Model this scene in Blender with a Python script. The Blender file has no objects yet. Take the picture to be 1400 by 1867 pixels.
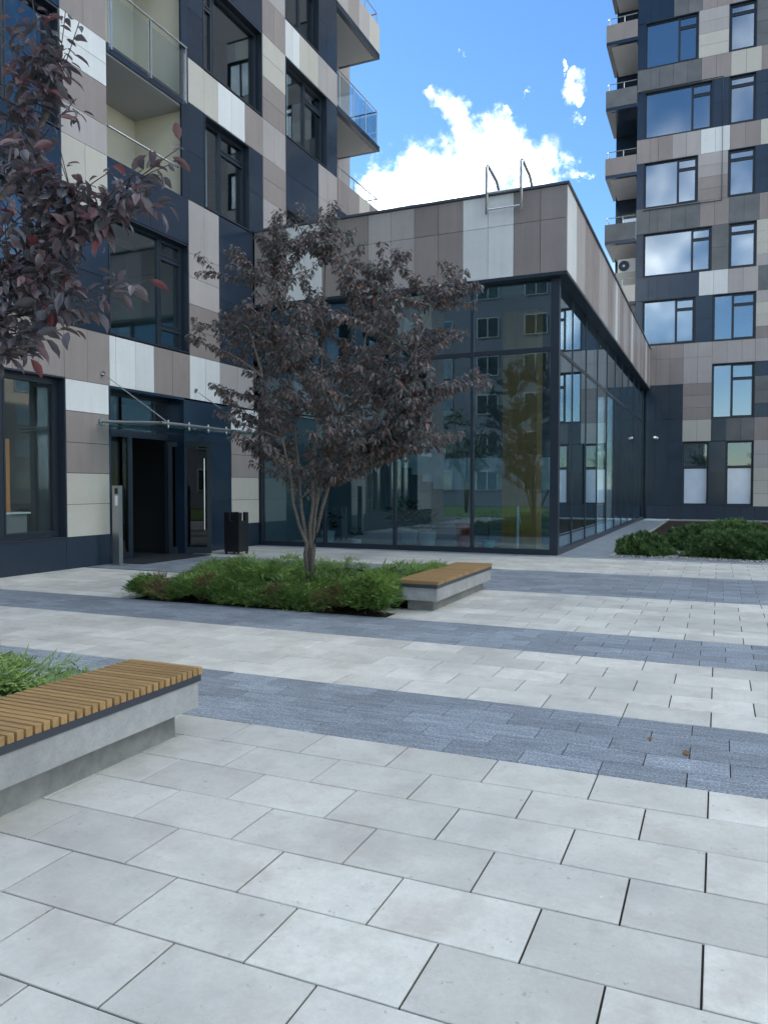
import bpy, math, random
import numpy as np
from mathutils import Matrix, Vector

random.seed(7)
rng = np.random.default_rng(11)
scene = bpy.context.scene
COL = scene.collection
R = math.radians

# ------------------------------------------------------------------ camera
CAM = np.array([0.0, 0.0, 1.5])
YAW, PITCH, FPX, CX, CY = R(23.6), R(-1.9), 1395.0, 700.0, 933.5
cam_d = bpy.data.cameras.new('camera')
cam = bpy.data.objects.new('camera', cam_d)
COL.objects.link(cam)
cam.location = CAM
cam.rotation_euler = (R(90) + PITCH, 0, YAW)
cam_d.sensor_fit = 'VERTICAL'
cam_d.sensor_height = 36.0
cam_d.lens = 36.0 * FPX / 1867.0
cam_d.clip_start = 0.05
cam_d.clip_end = 2000
scene.camera = cam

_F = np.array([-math.sin(YAW)*math.cos(PITCH), math.cos(YAW)*math.cos(PITCH), math.sin(PITCH)])
_R = np.array([math.cos(YAW), math.sin(YAW), 0.0])
_U = np.cross(_R, _F)
def ray(x, y): return _F + _R*(x-CX)/FPX - _U*(y-CY)/FPX
def hit(x, y, ax, v):
    d = ray(x, y); t = (v-CAM[ax])/d[ax]; return CAM + t*d
def proj(p):
    q = np.asarray(p, float)-CAM; z = q@_F
    return CX+FPX*(q@_R)/z, CY-FPX*(q@_U)/z, z

# ------------------------------------------------------------------ sky, sun, exposure
SUN_AZ = np.array([-0.95, 0.40]); SUN_AZ /= np.linalg.norm(SUN_AZ)
SUN_EL = R(47)
world = bpy.data.worlds.new('World'); scene.world = world
world.use_nodes = True
wn, wl = world.node_tree.nodes, world.node_tree.links
wn.clear()
def N(nt, typ, **kw):
    n = nt.new(typ)
    for k, v in kw.items(): setattr(n, k, v)
    return n
def setin(n, d):
    for k, v in d.items(): n.inputs[k].default_value = v
wout = N(wn, 'ShaderNodeOutputWorld'); wbg = N(wn, 'ShaderNodeBackground')
sky = N(wn, 'ShaderNodeTexSky', sky_type='NISHITA', sun_disc=False)
sky.sun_elevation = SUN_EL
sky.sun_rotation = math.atan2(SUN_AZ[0], SUN_AZ[1])
sky.altitude = 300; sky.air_density = 1.0; sky.dust_density = 0.15; sky.ozone_density = 2.5
tc = N(wn, 'ShaderNodeTexCoord')
def wmath(op, a=None, b=None, clamp=False):
    n = N(wn, 'ShaderNodeMath', operation=op); n.use_clamp = clamp
    for i, v in enumerate((a, b)):
        if v is None: continue
        if hasattr(v, 'is_output'): wl.new(v, n.inputs[i])
        else: n.inputs[i].default_value = v
    return n.outputs[0]
def wvec(op, a, b):
    n = N(wn, 'ShaderNodeVectorMath', operation=op)
    for i, v in enumerate((a, b)):
        if v is None: continue
        if hasattr(v, 'is_output'): wl.new(v, n.inputs[i])
        else: n.inputs[i].default_value = v
    return n
dirv = wvec('NORMALIZE', tc.outputs['Generated'], None).outputs[0]
def wnoise(vec, scale, detail, rough, off=(0, 0, 0)):
    v = wvec('ADD', vec, off).outputs[0]
    n = N(wn, 'ShaderNodeTexNoise'); setin(n, {'Scale': scale, 'Detail': detail, 'Roughness': rough})
    wl.new(v, n.inputs['Vector']); return n
def wmap(v, a, b, c, d, mode='SMOOTHSTEP'):
    n = N(wn, 'ShaderNodeMapRange', interpolation_type=mode); wl.new(v, n.inputs['Value'])
    setin(n, {'From Min': a, 'From Max': b, 'To Min': c, 'To Max': d}); return n.outputs[0]
# wispy cumulus: gathered heaps whose outline is broken up by fractal noise, the same kind all over the sky
warp = wnoise(dirv, 13.0, 6, 0.66)
wv = wvec('SUBTRACT', warp.outputs['Color'], (0.5, 0.5, 0.5)).outputs[0]
wsc = wvec('SCALE', wv, None); wsc.inputs['Scale'].default_value = 0.10
dw = wvec('ADD', dirv, wsc.outputs[0]).outputs[0]
def pdir(x, y):
    d = ray(x, y); return tuple(d/np.linalg.norm(d))
heaps = [(905, 262, 42), (875, 297, 56), (815, 328, 54), (745, 345, 56), (700, 372, 48), (950, 298, 40), (990, 302, 30), (1020, 316, 20), (1055, 322, 13),
         (860, 345, 44), (780, 372, 44), (830, 200, 26), (800, 187, 18), (782, 170, 13), (850, 222, 15), (1052, 165, 17), (1060, 186, 9), (1018, 145, 8), (1060, 225, 8), (955, 158, 7), (922, 212, 8), (858, 100, 7), (748, 148, 6), (660, 390, 50)]
acc = None
for hx_, hy_, r in heaps:
    dist = wvec('DISTANCE', dw, pdir(hx_, hy_)).outputs['Value']; r = .86*r/FPX
    m = wmap(dist, r*1.9, r*0.1, 0, 1, 'LINEAR')
    acc = m if acc is None else wmath('MAXIMUM', acc, m)
det = wnoise(dirv, 24.0, 10, 0.70, (3.1, 0.4, 1.7)).outputs['Fac']
dd_ = wmath('SUBTRACT', det, 0.5)
local = wmath('MULTIPLY', wmap(acc, 0.0, 0.35, 0, 1), wmath('ADD', acc, wmath('MULTIPLY', dd_, 2.6)))
local = wmap(local, 0.05, 1.05, 0, 1, 'LINEAR')
big = wnoise(dw, 2.1, 4, 0.55, (8.5, 3.3, 2.7)).outputs['Fac']
field = wmath('ADD', big, wmath('MULTIPLY', dd_, 0.30))
field = wmap(field, 0.43, 0.64, 0, 1, 'LINEAR')
gap = wmap(wvec('DISTANCE', dirv, pdir(900, 190)).outputs['Value'], 0.17, 0.34, 0, 1)   # the blue gap the photograph looks into
cover = wmath('MAXIMUM', local, wmath('MULTIPLY', field, gap))
shade = wnoise(dw, 5.0, 4, 0.6, (7, 1, 2)).outputs['Fac']
cval = wmap(shade, 0.32, 0.68, 9.0, 40.0)
ccol = N(wn, 'ShaderNodeCombineColor')
for i, k in enumerate((0.95, 1.0, 1.0)):
    wl.new(wmath('MULTIPLY', cval, k), ccol.inputs[i])
mixc = N(wn, 'ShaderNodeMix', data_type='RGBA')
wl.new(wmath('POWER', cover, 2.2), mixc.inputs['Factor']); hs = N(wn, 'ShaderNodeHueSaturation'); setin(hs, {'Saturation': 1.2, 'Value': .84}); wl.new(sky.outputs[0], hs.inputs['Color']); wl.new(hs.outputs[0], mixc.inputs['A']); wl.new(ccol.outputs[0], mixc.inputs['B'])
wl.new(mixc.outputs['Result'], wbg.inputs['Color'])
wbg.inputs['Strength'].default_value = 0.10
wl.new(wbg.outputs[0], wout.inputs[0])

sun_d = bpy.data.lights.new('sun', 'SUN'); sun_d.energy = 3.2; sun_d.angle = R(0.53); sun_d.color = (1.0, 0.95, 0.87)
sun = bpy.data.objects.new('sun', sun_d); COL.objects.link(sun)
sd = Vector((SUN_AZ[0]*math.cos(SUN_EL), SUN_AZ[1]*math.cos(SUN_EL), math.sin(SUN_EL)))
sun.rotation_euler = sd.to_track_quat('Z', 'Y').to_euler(); sun.location = sd*60
vs = scene.view_settings
vs.view_transform = 'Standard'; vs.look = 'None'; vs.gamma = 1.0; vs.use_curve_mapping = False
vs.exposure = 1.42

# ------------------------------------------------------------------ materials
M = {}
def new_mat(name):
    m = bpy.data.materials.new(name); m.use_nodes = True
    nt = m.node_tree; nt.nodes.clear()
    out = N(nt.nodes, 'ShaderNodeOutputMaterial')
    return m, nt, out
def ramp_var(nt, base, facs):
    """colour * product of map-ranged factor sockets"""
    cur = None
    for sock, lo, hi in facs:
        mr = N(nt.nodes, 'ShaderNodeMapRange'); nt.links.new(sock, mr.inputs['Value'])
        setin(mr, {'From Min': 0.0, 'From Max': 1.0, 'To Min': lo, 'To Max': hi})
        if cur is None: cur = mr.outputs[0]
        else:
            mu = N(nt.nodes, 'ShaderNodeMath', operation='MULTIPLY')
            nt.links.new(cur, mu.inputs[0]); nt.links.new(mr.outputs[0], mu.inputs[1]); cur = mu.outputs[0]
    v = N(nt.nodes, 'ShaderNodeVectorMath', operation='SCALE')
    v.inputs[0].default_value = base[:3]; nt.links.new(cur, v.inputs['Scale'])
    return v.outputs[0]
def rnd_socket(nt, attr=None):
    oi = N(nt.nodes, 'ShaderNodeObjectInfo')
    if not attr: return oi.outputs['Random']
    at = N(nt.nodes, 'ShaderNodeAttribute'); at.attribute_name = attr
    a = N(nt.nodes, 'ShaderNodeMath', operation='ADD'); nt.links.new(oi.outputs['Random'], a.inputs[0]); nt.links.new(at.outputs['Fac'], a.inputs[1])
    f = N(nt.nodes, 'ShaderNodeMath', operation='FRACT'); nt.links.new(a.outputs[0], f.inputs[0]); return f.outputs[0]
def noise_socket(nt, scale, detail=4, rough=.55, stretch=(1, 1, 1), off=0.0, rnd=None):
    tcn = N(nt.nodes, 'ShaderNodeNewGeometry')
    mp = N(nt.nodes, 'ShaderNodeMapping'); mp.inputs['Scale'].default_value = stretch; mp.inputs['Location'].default_value = (off, off*.7, off*.3)
    nt.links.new(tcn.outputs['Position'], mp.inputs['Vector'])
    n = N(nt.nodes, 'ShaderNodeTexNoise'); setin(n, {'Scale': scale, 'Detail': detail, 'Roughness': rough})
    nt.links.new(mp.outputs[0], n.inputs['Vector']); return n.outputs['Fac']
def surf(name, col, rough=.6, spec=.4, var=.1, attr=None, noises=(), bump=None, metallic=0.0, coat=0.0, wave=0.0, rvar=0.0, stain=None):
    """noises: list of (scale, lo, hi, stretch); bump: (scale, strength)"""
    m, nt, out = new_mat(name)
    b = N(nt.nodes, 'ShaderNodeBsdfPrincipled')
    facs = [(rnd_socket(nt, attr), 1-var, 1+var)]
    for i, n in enumerate(noises):
        st = n[3] if len(n) > 3 else (1, 1, 1)
        s = noise_socket(nt, n[0], 5, .6, st, off=3.7*i)
        mr = N(nt.nodes, 'ShaderNodeMapRange'); nt.links.new(s, mr.inputs['Value'])
        setin(mr, {'From Min': .3, 'From Max': .7, 'To Min': 0, 'To Max': 1}); facs.append((mr.outputs[0], n[1], n[2]))
    csock = ramp_var(nt, col, facs)
    for sc_, lo_, hi_, scol, amt in (stain or ()):
        ns = noise_socket(nt, sc_, 6, .68, off=sc_*5.1)
        mr = N(nt.nodes, 'ShaderNodeMapRange'); nt.links.new(ns, mr.inputs['Value']); setin(mr, {'From Min': lo_, 'From Max': hi_, 'To Min': 0, 'To Max': amt})
        mxn = N(nt.nodes, 'ShaderNodeMix', data_type='RGBA'); nt.links.new(mr.outputs[0], mxn.inputs['Factor']); nt.links.new(csock, mxn.inputs['A']); mxn.inputs['B'].default_value = (*scol, 1); csock = mxn.outputs['Result']
    nt.links.new(csock, b.inputs['Base Color'])
    setin(b, {'Roughness': rough, 'Specular IOR Level': spec, 'Metallic': metallic, 'Coat Weight': coat, 'Coat Roughness': .06})
    if rvar:
        s = noise_socket(nt, 1.7, 3, .6, off=9)
        mr = N(nt.nodes, 'ShaderNodeMapRange'); nt.links.new(s, mr.inputs['Value'])
        setin(mr, {'From Min': .3, 'From Max': .7, 'To Min': max(0, rough-rvar), 'To Max': rough+rvar}); nt.links.new(mr.outputs[0], b.inputs['Roughness'])
    bs = bump or ((0.9, wave) if wave else None)
    if bs:
        s = noise_socket(nt, bs[0], 4 if not wave else 1, .6)
        bp = N(nt.nodes, 'ShaderNodeBump'); bp.inputs['Strength'].default_value = bs[1]
        bp.inputs['Distance'].default_value = 0.003 if not wave else 0.02
        nt.links.new(s, bp.inputs['Height']); nt.links.new(bp.outputs[0], b.inputs['Normal'])
    nt.links.new(b.outputs[0], out.inputs[0])
    M[name] = m; return m
def glass(name, tint, base_refl, rough=0.0, gl=(1, 1, 1), wave=0.0, power=5.0):
    m, nt, out = new_mat(name)
    tr = N(nt.nodes, 'ShaderNodeBsdfTransparent'); tr.inputs[0].default_value = (*tint, 1)
    g = N(nt.nodes, 'ShaderNodeBsdfGlossy'); setin(g, {'Color': (*gl, 1), 'Roughness': rough})
    lw = N(nt.nodes, 'ShaderNodeLayerWeight'); lw.inputs['Blend'].default_value = .5
    p = N(nt.nodes, 'ShaderNodeMath', operation='POWER'); nt.links.new(lw.outputs['Facing'], p.inputs[0]); p.inputs[1].default_value = power
    mr = N(nt.nodes, 'ShaderNodeMapRange'); nt.links.new(p.outputs[0], mr.inputs['Value']); setin(mr, {'To Min': base_refl, 'To Max': 1.0})
    mx = N(nt.nodes, 'ShaderNodeMixShader'); nt.links.new(mr.outputs[0], mx.inputs[0]); nt.links.new(tr.outputs[0], mx.inputs[1]); nt.links.new(g.outputs[0], mx.inputs[2])
    if wave:
        s = noise_socket(nt, .55, 1, .5); bp = N(nt.nodes, 'ShaderNodeBump'); bp.inputs['Strength'].default_value = wave; bp.inputs['Distance'].default_value = .02
        nt.links.new(s, bp.inputs['Height']); nt.links.new(bp.outputs[0], g.inputs['Normal'])
    nt.links.new(mx.outputs[0], out.inputs[0]); M[name] = m; return m

PAN = dict(rough=.42, spec=.45, rvar=.08)
surf('panel_white', (.68, .68, .66), var=.05, noises=[(.9, .94, 1.04), (14, .97, 1.02), (2.4, .94, 1.02, (3, 3, .16))], **PAN)
surf('panel_cream', (.49, .455, .39), var=.05, noises=[(.9, .94, 1.05), (14, .98, 1.02), (.6, .95, 1.03, (3, 3, .25))], **PAN)
surf('panel_lilac', (.395, .354, .336), var=.06, noises=[(.9, .94, 1.05), (14, .97, 1.02), (2.4, .94, 1.02, (3, 3, .16))], **PAN)
surf('panel_taupe', (.282, .236, .216), var=.09, noises=[(.9, .92, 1.06), (14, .96, 1.03), (2.4, .93, 1.03, (3, 3, .16))], **PAN)
surf('panel_grey', (.125, .123, .120), var=.09, noises=[(1.3, .8, 1.2), (14, .97, 1.03)], rough=.35, spec=.5, rvar=.08)
surf('panel_dark', (.016, .029, .050), rough=.16, spec=.5, var=.12, noises=[(1.1, .9, 1.12)], wave=.10, rvar=.05)
surf('panel_plinth', (.018, .030, .050), rough=.30, spec=.5, var=.12, noises=[(1.5, .96, 1.04)], rvar=.02)
surf('cavity', (.012, .012, .014), rough=.9, spec=.1, var=0)
surf('frame_dark', (.016, .024, .036), rough=.35, spec=.5, var=.1)
surf('concrete', (.36, .36, .345), rough=.8, spec=.25, var=.05, noises=[(2.2, .8, 1.1), (11, .88, 1.08), (60, .9, 1.06)], bump=(70, .35))
surf('concrete_plinth', (.25, .245, .225), rough=.85, spec=.2, var=.05, noises=[(3.0, .75, 1.15), (14, .82, 1.12)], bump=(60, .4))
surf('paving_light', (.595, .575, .515), rough=.62, spec=.35, var=.13, attr='rnd', noises=[(1.3, .86, 1.07), (6, .93, 1.05), (45, .95, 1.04), (150, .95, 1.04)], bump=(120, .25), stain=[(2.3, .50, .72, (.38, .34, .28), .6), (.8, .48, .72, (.34, .335, .315), .6), (7, .56, .75, (.36, .34, .30), .5), (26, .64, .70, (.20, .19, .17), .6), (33, .68, .72, (.75, .75, .74), .6)])
surf('paving_dark', (.195, .216, .240), rough=.55, spec=.45, var=.17, attr='rnd', noises=[(75, .45, 1.75), (140, .6, 1.5), (10, .75, 1.3, (.45, 3, 1)), (1.2, .9, 1.1)], bump=(120, .4))
surf('joint_sand', (.032, .030, .027), rough=.95, spec=.1, var=0, noises=[(30, .7, 1.3)])
surf('ground_far', (.20, .20, .195), rough=.9, spec=.2, var=0, noises=[(.5, .85, 1.15), (20, .9, 1.1)])
surf('lawn', (.045, .085, .025), rough=.9, spec=.2, var=0, noises=[(.8, .7, 1.25), (30, .6, 1.4)])
surf('gravel', (.33, .32, .30), rough=.9, spec=.2, var=.35, attr='rnd')
surf('soil', (.035, .026, .018), rough=.95, spec=.1, var=0, noises=[(25, .6, 1.4)])
surf('wood_slat', (.335, .203, .082), rough=.48, spec=.4, var=.16, noises=[(9, .8, 1.15, (.25, 6, 6)), (60, .9, 1.1, (.1, 3, 3))], bump=(60, .15))
surf('wood_panel', (.55, .255, .075), rough=.45, spec=.4, var=.06, noises=[(5, .8, 1.15, (6, 6, .3))])
surf('steel_anthracite', (.035, .040, .050), rough=.4, spec=.5, var=.05)
surf('coping_metal', (.06, .072, .095), rough=.4, spec=.5, var=0)
surf('steel', (.62, .63, .64), rough=.24, spec=.5, var=.04, metallic=1.0, noises=[(40, .92, 1.05, (1, 1, .1))])
surf('steel_brushed', (.42, .43, .44), rough=.36, spec=.5, var=.04, metallic=1.0, noises=[(40, .9, 1.05, (3, 3, .1))])
surf('black_metal', (.010, .011, .013), rough=.38, spec=.5, var=.05)
surf('plaster_cream', (.62, .58, .48), rough=.8, spec=.2, var=.02, noises=[(1.2, .95, 1.04)])
surf('plaster_soffit', (.42, .42, .42), rough=.8, spec=.2, var=.02)
surf('plaster_grey', (.38, .38, .38), rough=.8, spec=.2, var=.02, noises=[(.6, .9, 1.08)])
surf('plaster_block', (.13, .15, .185), rough=.8, spec=.2, var=.02, noises=[(.6, .9, 1.08)])
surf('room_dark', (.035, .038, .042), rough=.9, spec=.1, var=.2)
surf('room_wall', (.22, .24, .24), rough=.8, spec=.1, var=.1)
surf('lobby_floor', (.36, .38, .385), rough=.25, spec=.5, var=.05, noises=[(2, .9, 1.1)])
surf('lobby_ceiling', (.16, .18, .18), rough=.7, spec=.2, var=.05)
surf('pale_stair', (.66, .74, .70), rough=.45, spec=.4, var=.05, noises=[(2.5, .8, 1.12)])
surf('curtain', (.62, .63, .64), rough=.9, spec=.1, var=.08, noises=[(7, .72, 1.1, (1, 1, .02))])
surf('film_white', (.66, .72, .80), rough=.12, spec=.9, var=.03, noises=[(1.2, .9, 1.08)])
surf('pot_red', (.30, .02, .025), rough=.3, spec=.5, var=0)
surf('pot_teal', (.05, .42, .46), rough=.35, spec=.5, var=0)
surf('pot_white', (.6, .6, .6), rough=.4, spec=.5, var=0)
surf('bark', (.17, .145, .125), rough=.85, spec=.2, var=.1, noises=[(9, .7, 1.2, (1, 1, 4)), (40, .85, 1.15, (1, 1, 3))], bump=(60, .6))
surf('bark_dark', (.075, .062, .060), rough=.8, spec=.2, var=.1, noises=[(30, .8, 1.2)])
surf('mat_rubber', (.035, .037, .04), rough=.9, spec=.2, var=.1, noises=[(90, .7, 1.3)])
surf('plastic_white', (.7, .7, .7), rough=.4, spec=.5, var=.03)
surf('dry_leaf', (.22, .12, .05), rough=.8, spec=.2, var=.2)
surf('orange_item', (.65, .16, .02), rough=.5, spec=.4, var=0)
surf('dead_needles', (.22, .125, .075), rough=.8, spec=.2, var=.25, attr='rnd')
def lamp_mat(name, col, e):
    m, nt, out = new_mat(name); em = N(nt.nodes, 'ShaderNodeEmission'); setin(em, {'Color': (*col, 1), 'Strength': e}); nt.links.new(em.outputs[0], out.inputs[0]); M[name] = m
lamp_mat('lamp_warm', (1.0, .55, .22), 2.2)
glass('glass_facade', (.72, .82, .84), .12, gl=(.88, .95, 1), wave=.05)
glass('glass_lobby', (.90, .93, .93), .05, gl=(.88, .95, 1), wave=.03)
glass('glass_tower', (.45, .50, .54), .33, rough=.05, gl=(.92, .97, 1), wave=.06)
glass('glass_pavilion', (.66, .775, .815), .125, gl=(.78, .92, 1), wave=.015, power=3.6)
glass('glass_rail', (.84, .90, .91), .10)
glass('glass_canopy', (.62, .80, .80), .10, gl=(.85, 1, 1))
glass('glass_door', (.12, .17, .19), .06)

def leaf_mat(name, cols, trans, rough=.42, spec=.5):
    """per-leaf colour picked by the face attribute rnd; some light passes through"""
    m, nt, out = new_mat(name)
    cr = N(nt.nodes, 'ShaderNodeValToRGB'); cr.color_ramp.interpolation = 'LINEAR'
    el = cr.color_ramp.elements
    while len(el) < len(cols): el.new(.5)
    for e, (p, c) in zip(el, cols): e.position = p; e.color = (*c, 1)
    nt.links.new(rnd_socket(nt, 'rnd'), cr.inputs[0])
    b = N(nt.nodes, 'ShaderNodeBsdfPrincipled'); nt.links.new(cr.outputs[0], b.inputs['Base Color']); setin(b, {'Roughness': rough, 'Specular IOR Level': spec})
    t = N(nt.nodes, 'ShaderNodeBsdfTranslucent'); nt.links.new(cr.outputs[0], t.inputs['Color'])
    mx = N(nt.nodes, 'ShaderNodeMixShader'); mx.inputs[0].default_value = trans
    nt.links.new(b.outputs[0], mx.inputs[1]); nt.links.new(t.outputs[0], mx.inputs[2]); nt.links.new(mx.outputs[0], out.inputs[0]); M[name] = m
leaf_mat('leaf_purple', [(0, (.085, .105, .092)), (.3, (.125, .128, .125)), (.6, (.185, .155, .155)), (.85, (.24, .175, .168)), (.95, (.30, .18, .13)), (1, (.34, .15, .09))], .35, .34)
leaf_mat('leaf_near', [(0, (.080, .078, .088)), (.4, (.12, .104, .115)), (.8, (.17, .12, .128)), (1, (.20, .10, .105))], .3, .32)
leaf_mat('leaf_red', [(0, (.12, .040, .046)), (1, (.19, .045, .048))], .3)
leaf_mat('leaf_green', [(0, (.012, .026, .012)), (.5, (.020, .042, .016)), (1, (.035, .06, .02))], .2)
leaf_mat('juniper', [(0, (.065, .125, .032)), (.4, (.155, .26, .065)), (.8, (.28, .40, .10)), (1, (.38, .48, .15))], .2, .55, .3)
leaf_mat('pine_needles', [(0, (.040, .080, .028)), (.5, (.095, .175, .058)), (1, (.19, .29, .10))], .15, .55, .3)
leaf_mat('houseplant', [(0, (.03, .08, .03)), (1, (.06, .15, .05))], .25)

# ------------------------------------------------------------------ mesh helpers
def tag(o, label=None, cat=None, group=None, kind=None):
    if label: o['label'] = label
    if cat: o['category'] = cat
    if group: o['group'] = group
    if kind: o['kind'] = kind
    return o
def par(o, p):
    if p is not None:
        o.parent = p
        o.matrix_parent_inverse = Matrix.Translation(-Vector(p.location)) if p.type == 'EMPTY' else Matrix.Identity(4)
def empty(name, loc, label=None, cat=None, group=None, kind=None):
    e = bpy.data.objects.new(name, None); e.empty_display_size = .2
    e.location = loc; COL.objects.link(e); return tag(e, label, cat, group, kind)
class MB:
    def __init__(s): s.v = []; s.f = []
    def box(s, x0, x1, y0, y1, z0, z1):
        x0, x1 = sorted((x0, x1)); y0, y1 = sorted((y0, y1)); z0, z1 = sorted((z0, z1))
        b = len(s.v)
        s.v += [(x0,y0,z0),(x1,y0,z0),(x1,y1,z0),(x0,y1,z0),(x0,y0,z1),(x1,y0,z1),(x1,y1,z1),(x0,y1,z1)]
        s.f += [tuple(b+i for i in q) for q in ((0,3,2,1),(4,5,6,7),(0,1,5,4),(1,2,6,5),(2,3,7,6),(3,0,4,7))]
        return s
    def fbox(s, fac, u0, u1, z0, z1, d0, d1):
        a = fac(u0, z0, d0); b = fac(u1, z1, d1); return s.box(a[0], b[0], a[1], b[1], a[2], b[2])
    def cbox(s, x0, x1, y0, y1, z0, z1, c):
        """box with chamfered top edges"""
        b = len(s.v)
        s.v += [(x0,y0,z0),(x1,y0,z0),(x1,y1,z0),(x0,y1,z0),(x0,y0,z1-c),(x1,y0,z1-c),(x1,y1,z1-c),(x0,y1,z1-c),(x0+c,y0+c,z1),(x1-c,y0+c,z1),(x1-c,y1-c,z1),(x0+c,y1-c,z1)]
        s.f += [tuple(b+i for i in q) for q in ((0,1,5,4),(1,2,6,5),(2,3,7,6),(3,0,4,7),(4,5,9,8),(5,6,10,9),(6,7,11,10),(7,4,8,11),(8,9,10,11))]
        return s
    def tube(s, pts, rad, n=8, cap=True):
        pts = [Vector(p) for p in pts]; rad = rad if hasattr(rad, '__len__') else [rad]*len(pts)
        rings = []
        for i, p in enumerate(pts):
            t = (pts[min(i+1, len(pts)-1)]-pts[max(i-1, 0)]).normalized()
            up = Vector((0, 0, 1)) if abs(t.z) < .95 else Vector((1, 0, 0))
            a = t.cross(up).normalized(); b = a.cross(t).normalized(); base = len(s.v)
            for k in range(n):
                th = 2*math.pi*k/n; q = p+(a*math.cos(th)+b*math.sin(th))*rad[i]; s.v.append(tuple(q))
            rings.append(base)
        for r0, r1 in zip(rings[:-1], rings[1:]):
            for k in range(n): s.f.append((r0+k, r0+(k+1) % n, r1+(k+1) % n, r1+k))
        if cap:
            s.f.append(tuple(rings[0]+k for k in range(n))[::-1]); s.f.append(tuple(rings[-1]+k for k in range(n)))
        return s
    def lathe(s, c, prof, n=20):
        rings = []
        for r, z in prof:
            b = len(s.v); rings.append(b)
            for k in range(n):
                th = 2*math.pi*k/n; s.v.append((c[0]+r*math.cos(th), c[1]+r*math.sin(th), c[2]+z))
        for a, b in zip(rings[:-1], rings[1:]):
            for k in range(n): s.f.append((a+k, a+(k+1) % n, b+(k+1) % n, b+k))
        s.f.append(tuple(rings[0]+k for k in range(n))[::-1]); s.f.append(tuple(rings[-1]+k for k in range(n)))
        return s
    def quad(s, a, b, c, d):
        k = len(s.v); s.v += [tuple(a), tuple(b), tuple(c), tuple(d)]; s.f.append((k, k+1, k+2, k+3)); return s
    def build(s, name, mat, parent=None, smooth=False, kind=None, label=None):
        me = bpy.data.meshes.new(name); me.from_pydata(s.v, [], s.f); me.update()
        if mat: me.materials.append(M[mat])
        if smooth: me.polygons.foreach_set('use_smooth', [True]*len(me.polygons))
        o = bpy.data.objects.new(name, me); COL.objects.link(o); par(o, parent)
        return tag(o, label, None, None, kind)
def np_mesh(name, V, Fc, mat, parent=None, rnd=None, kind=None, smooth=False):
    """V (n,3), Fc (m,k) arrays of equal-sized polygons, rnd (m,) face attribute"""
    me = bpy.data.meshes.new(name); k = Fc.shape[1]
    me.vertices.add(len(V)); me.vertices.foreach_set('co', np.ascontiguousarray(V, dtype=np.float32).ravel())
    me.loops.add(Fc.size); me.loops.foreach_set('vertex_index', np.ascontiguousarray(Fc, dtype=np.int32).ravel())
    me.polygons.add(len(Fc)); me.polygons.foreach_set('loop_start', np.arange(0, Fc.size, k, dtype=np.int32))
    me.update(calc_edges=True)
    if rnd is not None:
        a = me.attributes.new('rnd', 'FLOAT', 'FACE'); a.data.foreach_set('value', np.ascontiguousarray(rnd, dtype=np.float32))
    me.materials.append(M[mat])
    if smooth: me.polygons.foreach_set('use_smooth', np.ones(len(Fc), dtype=bool))
    o = bpy.data.objects.new(name, me); COL.objects.link(o); par(o, parent)
    return tag(o, kind=kind)

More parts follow.
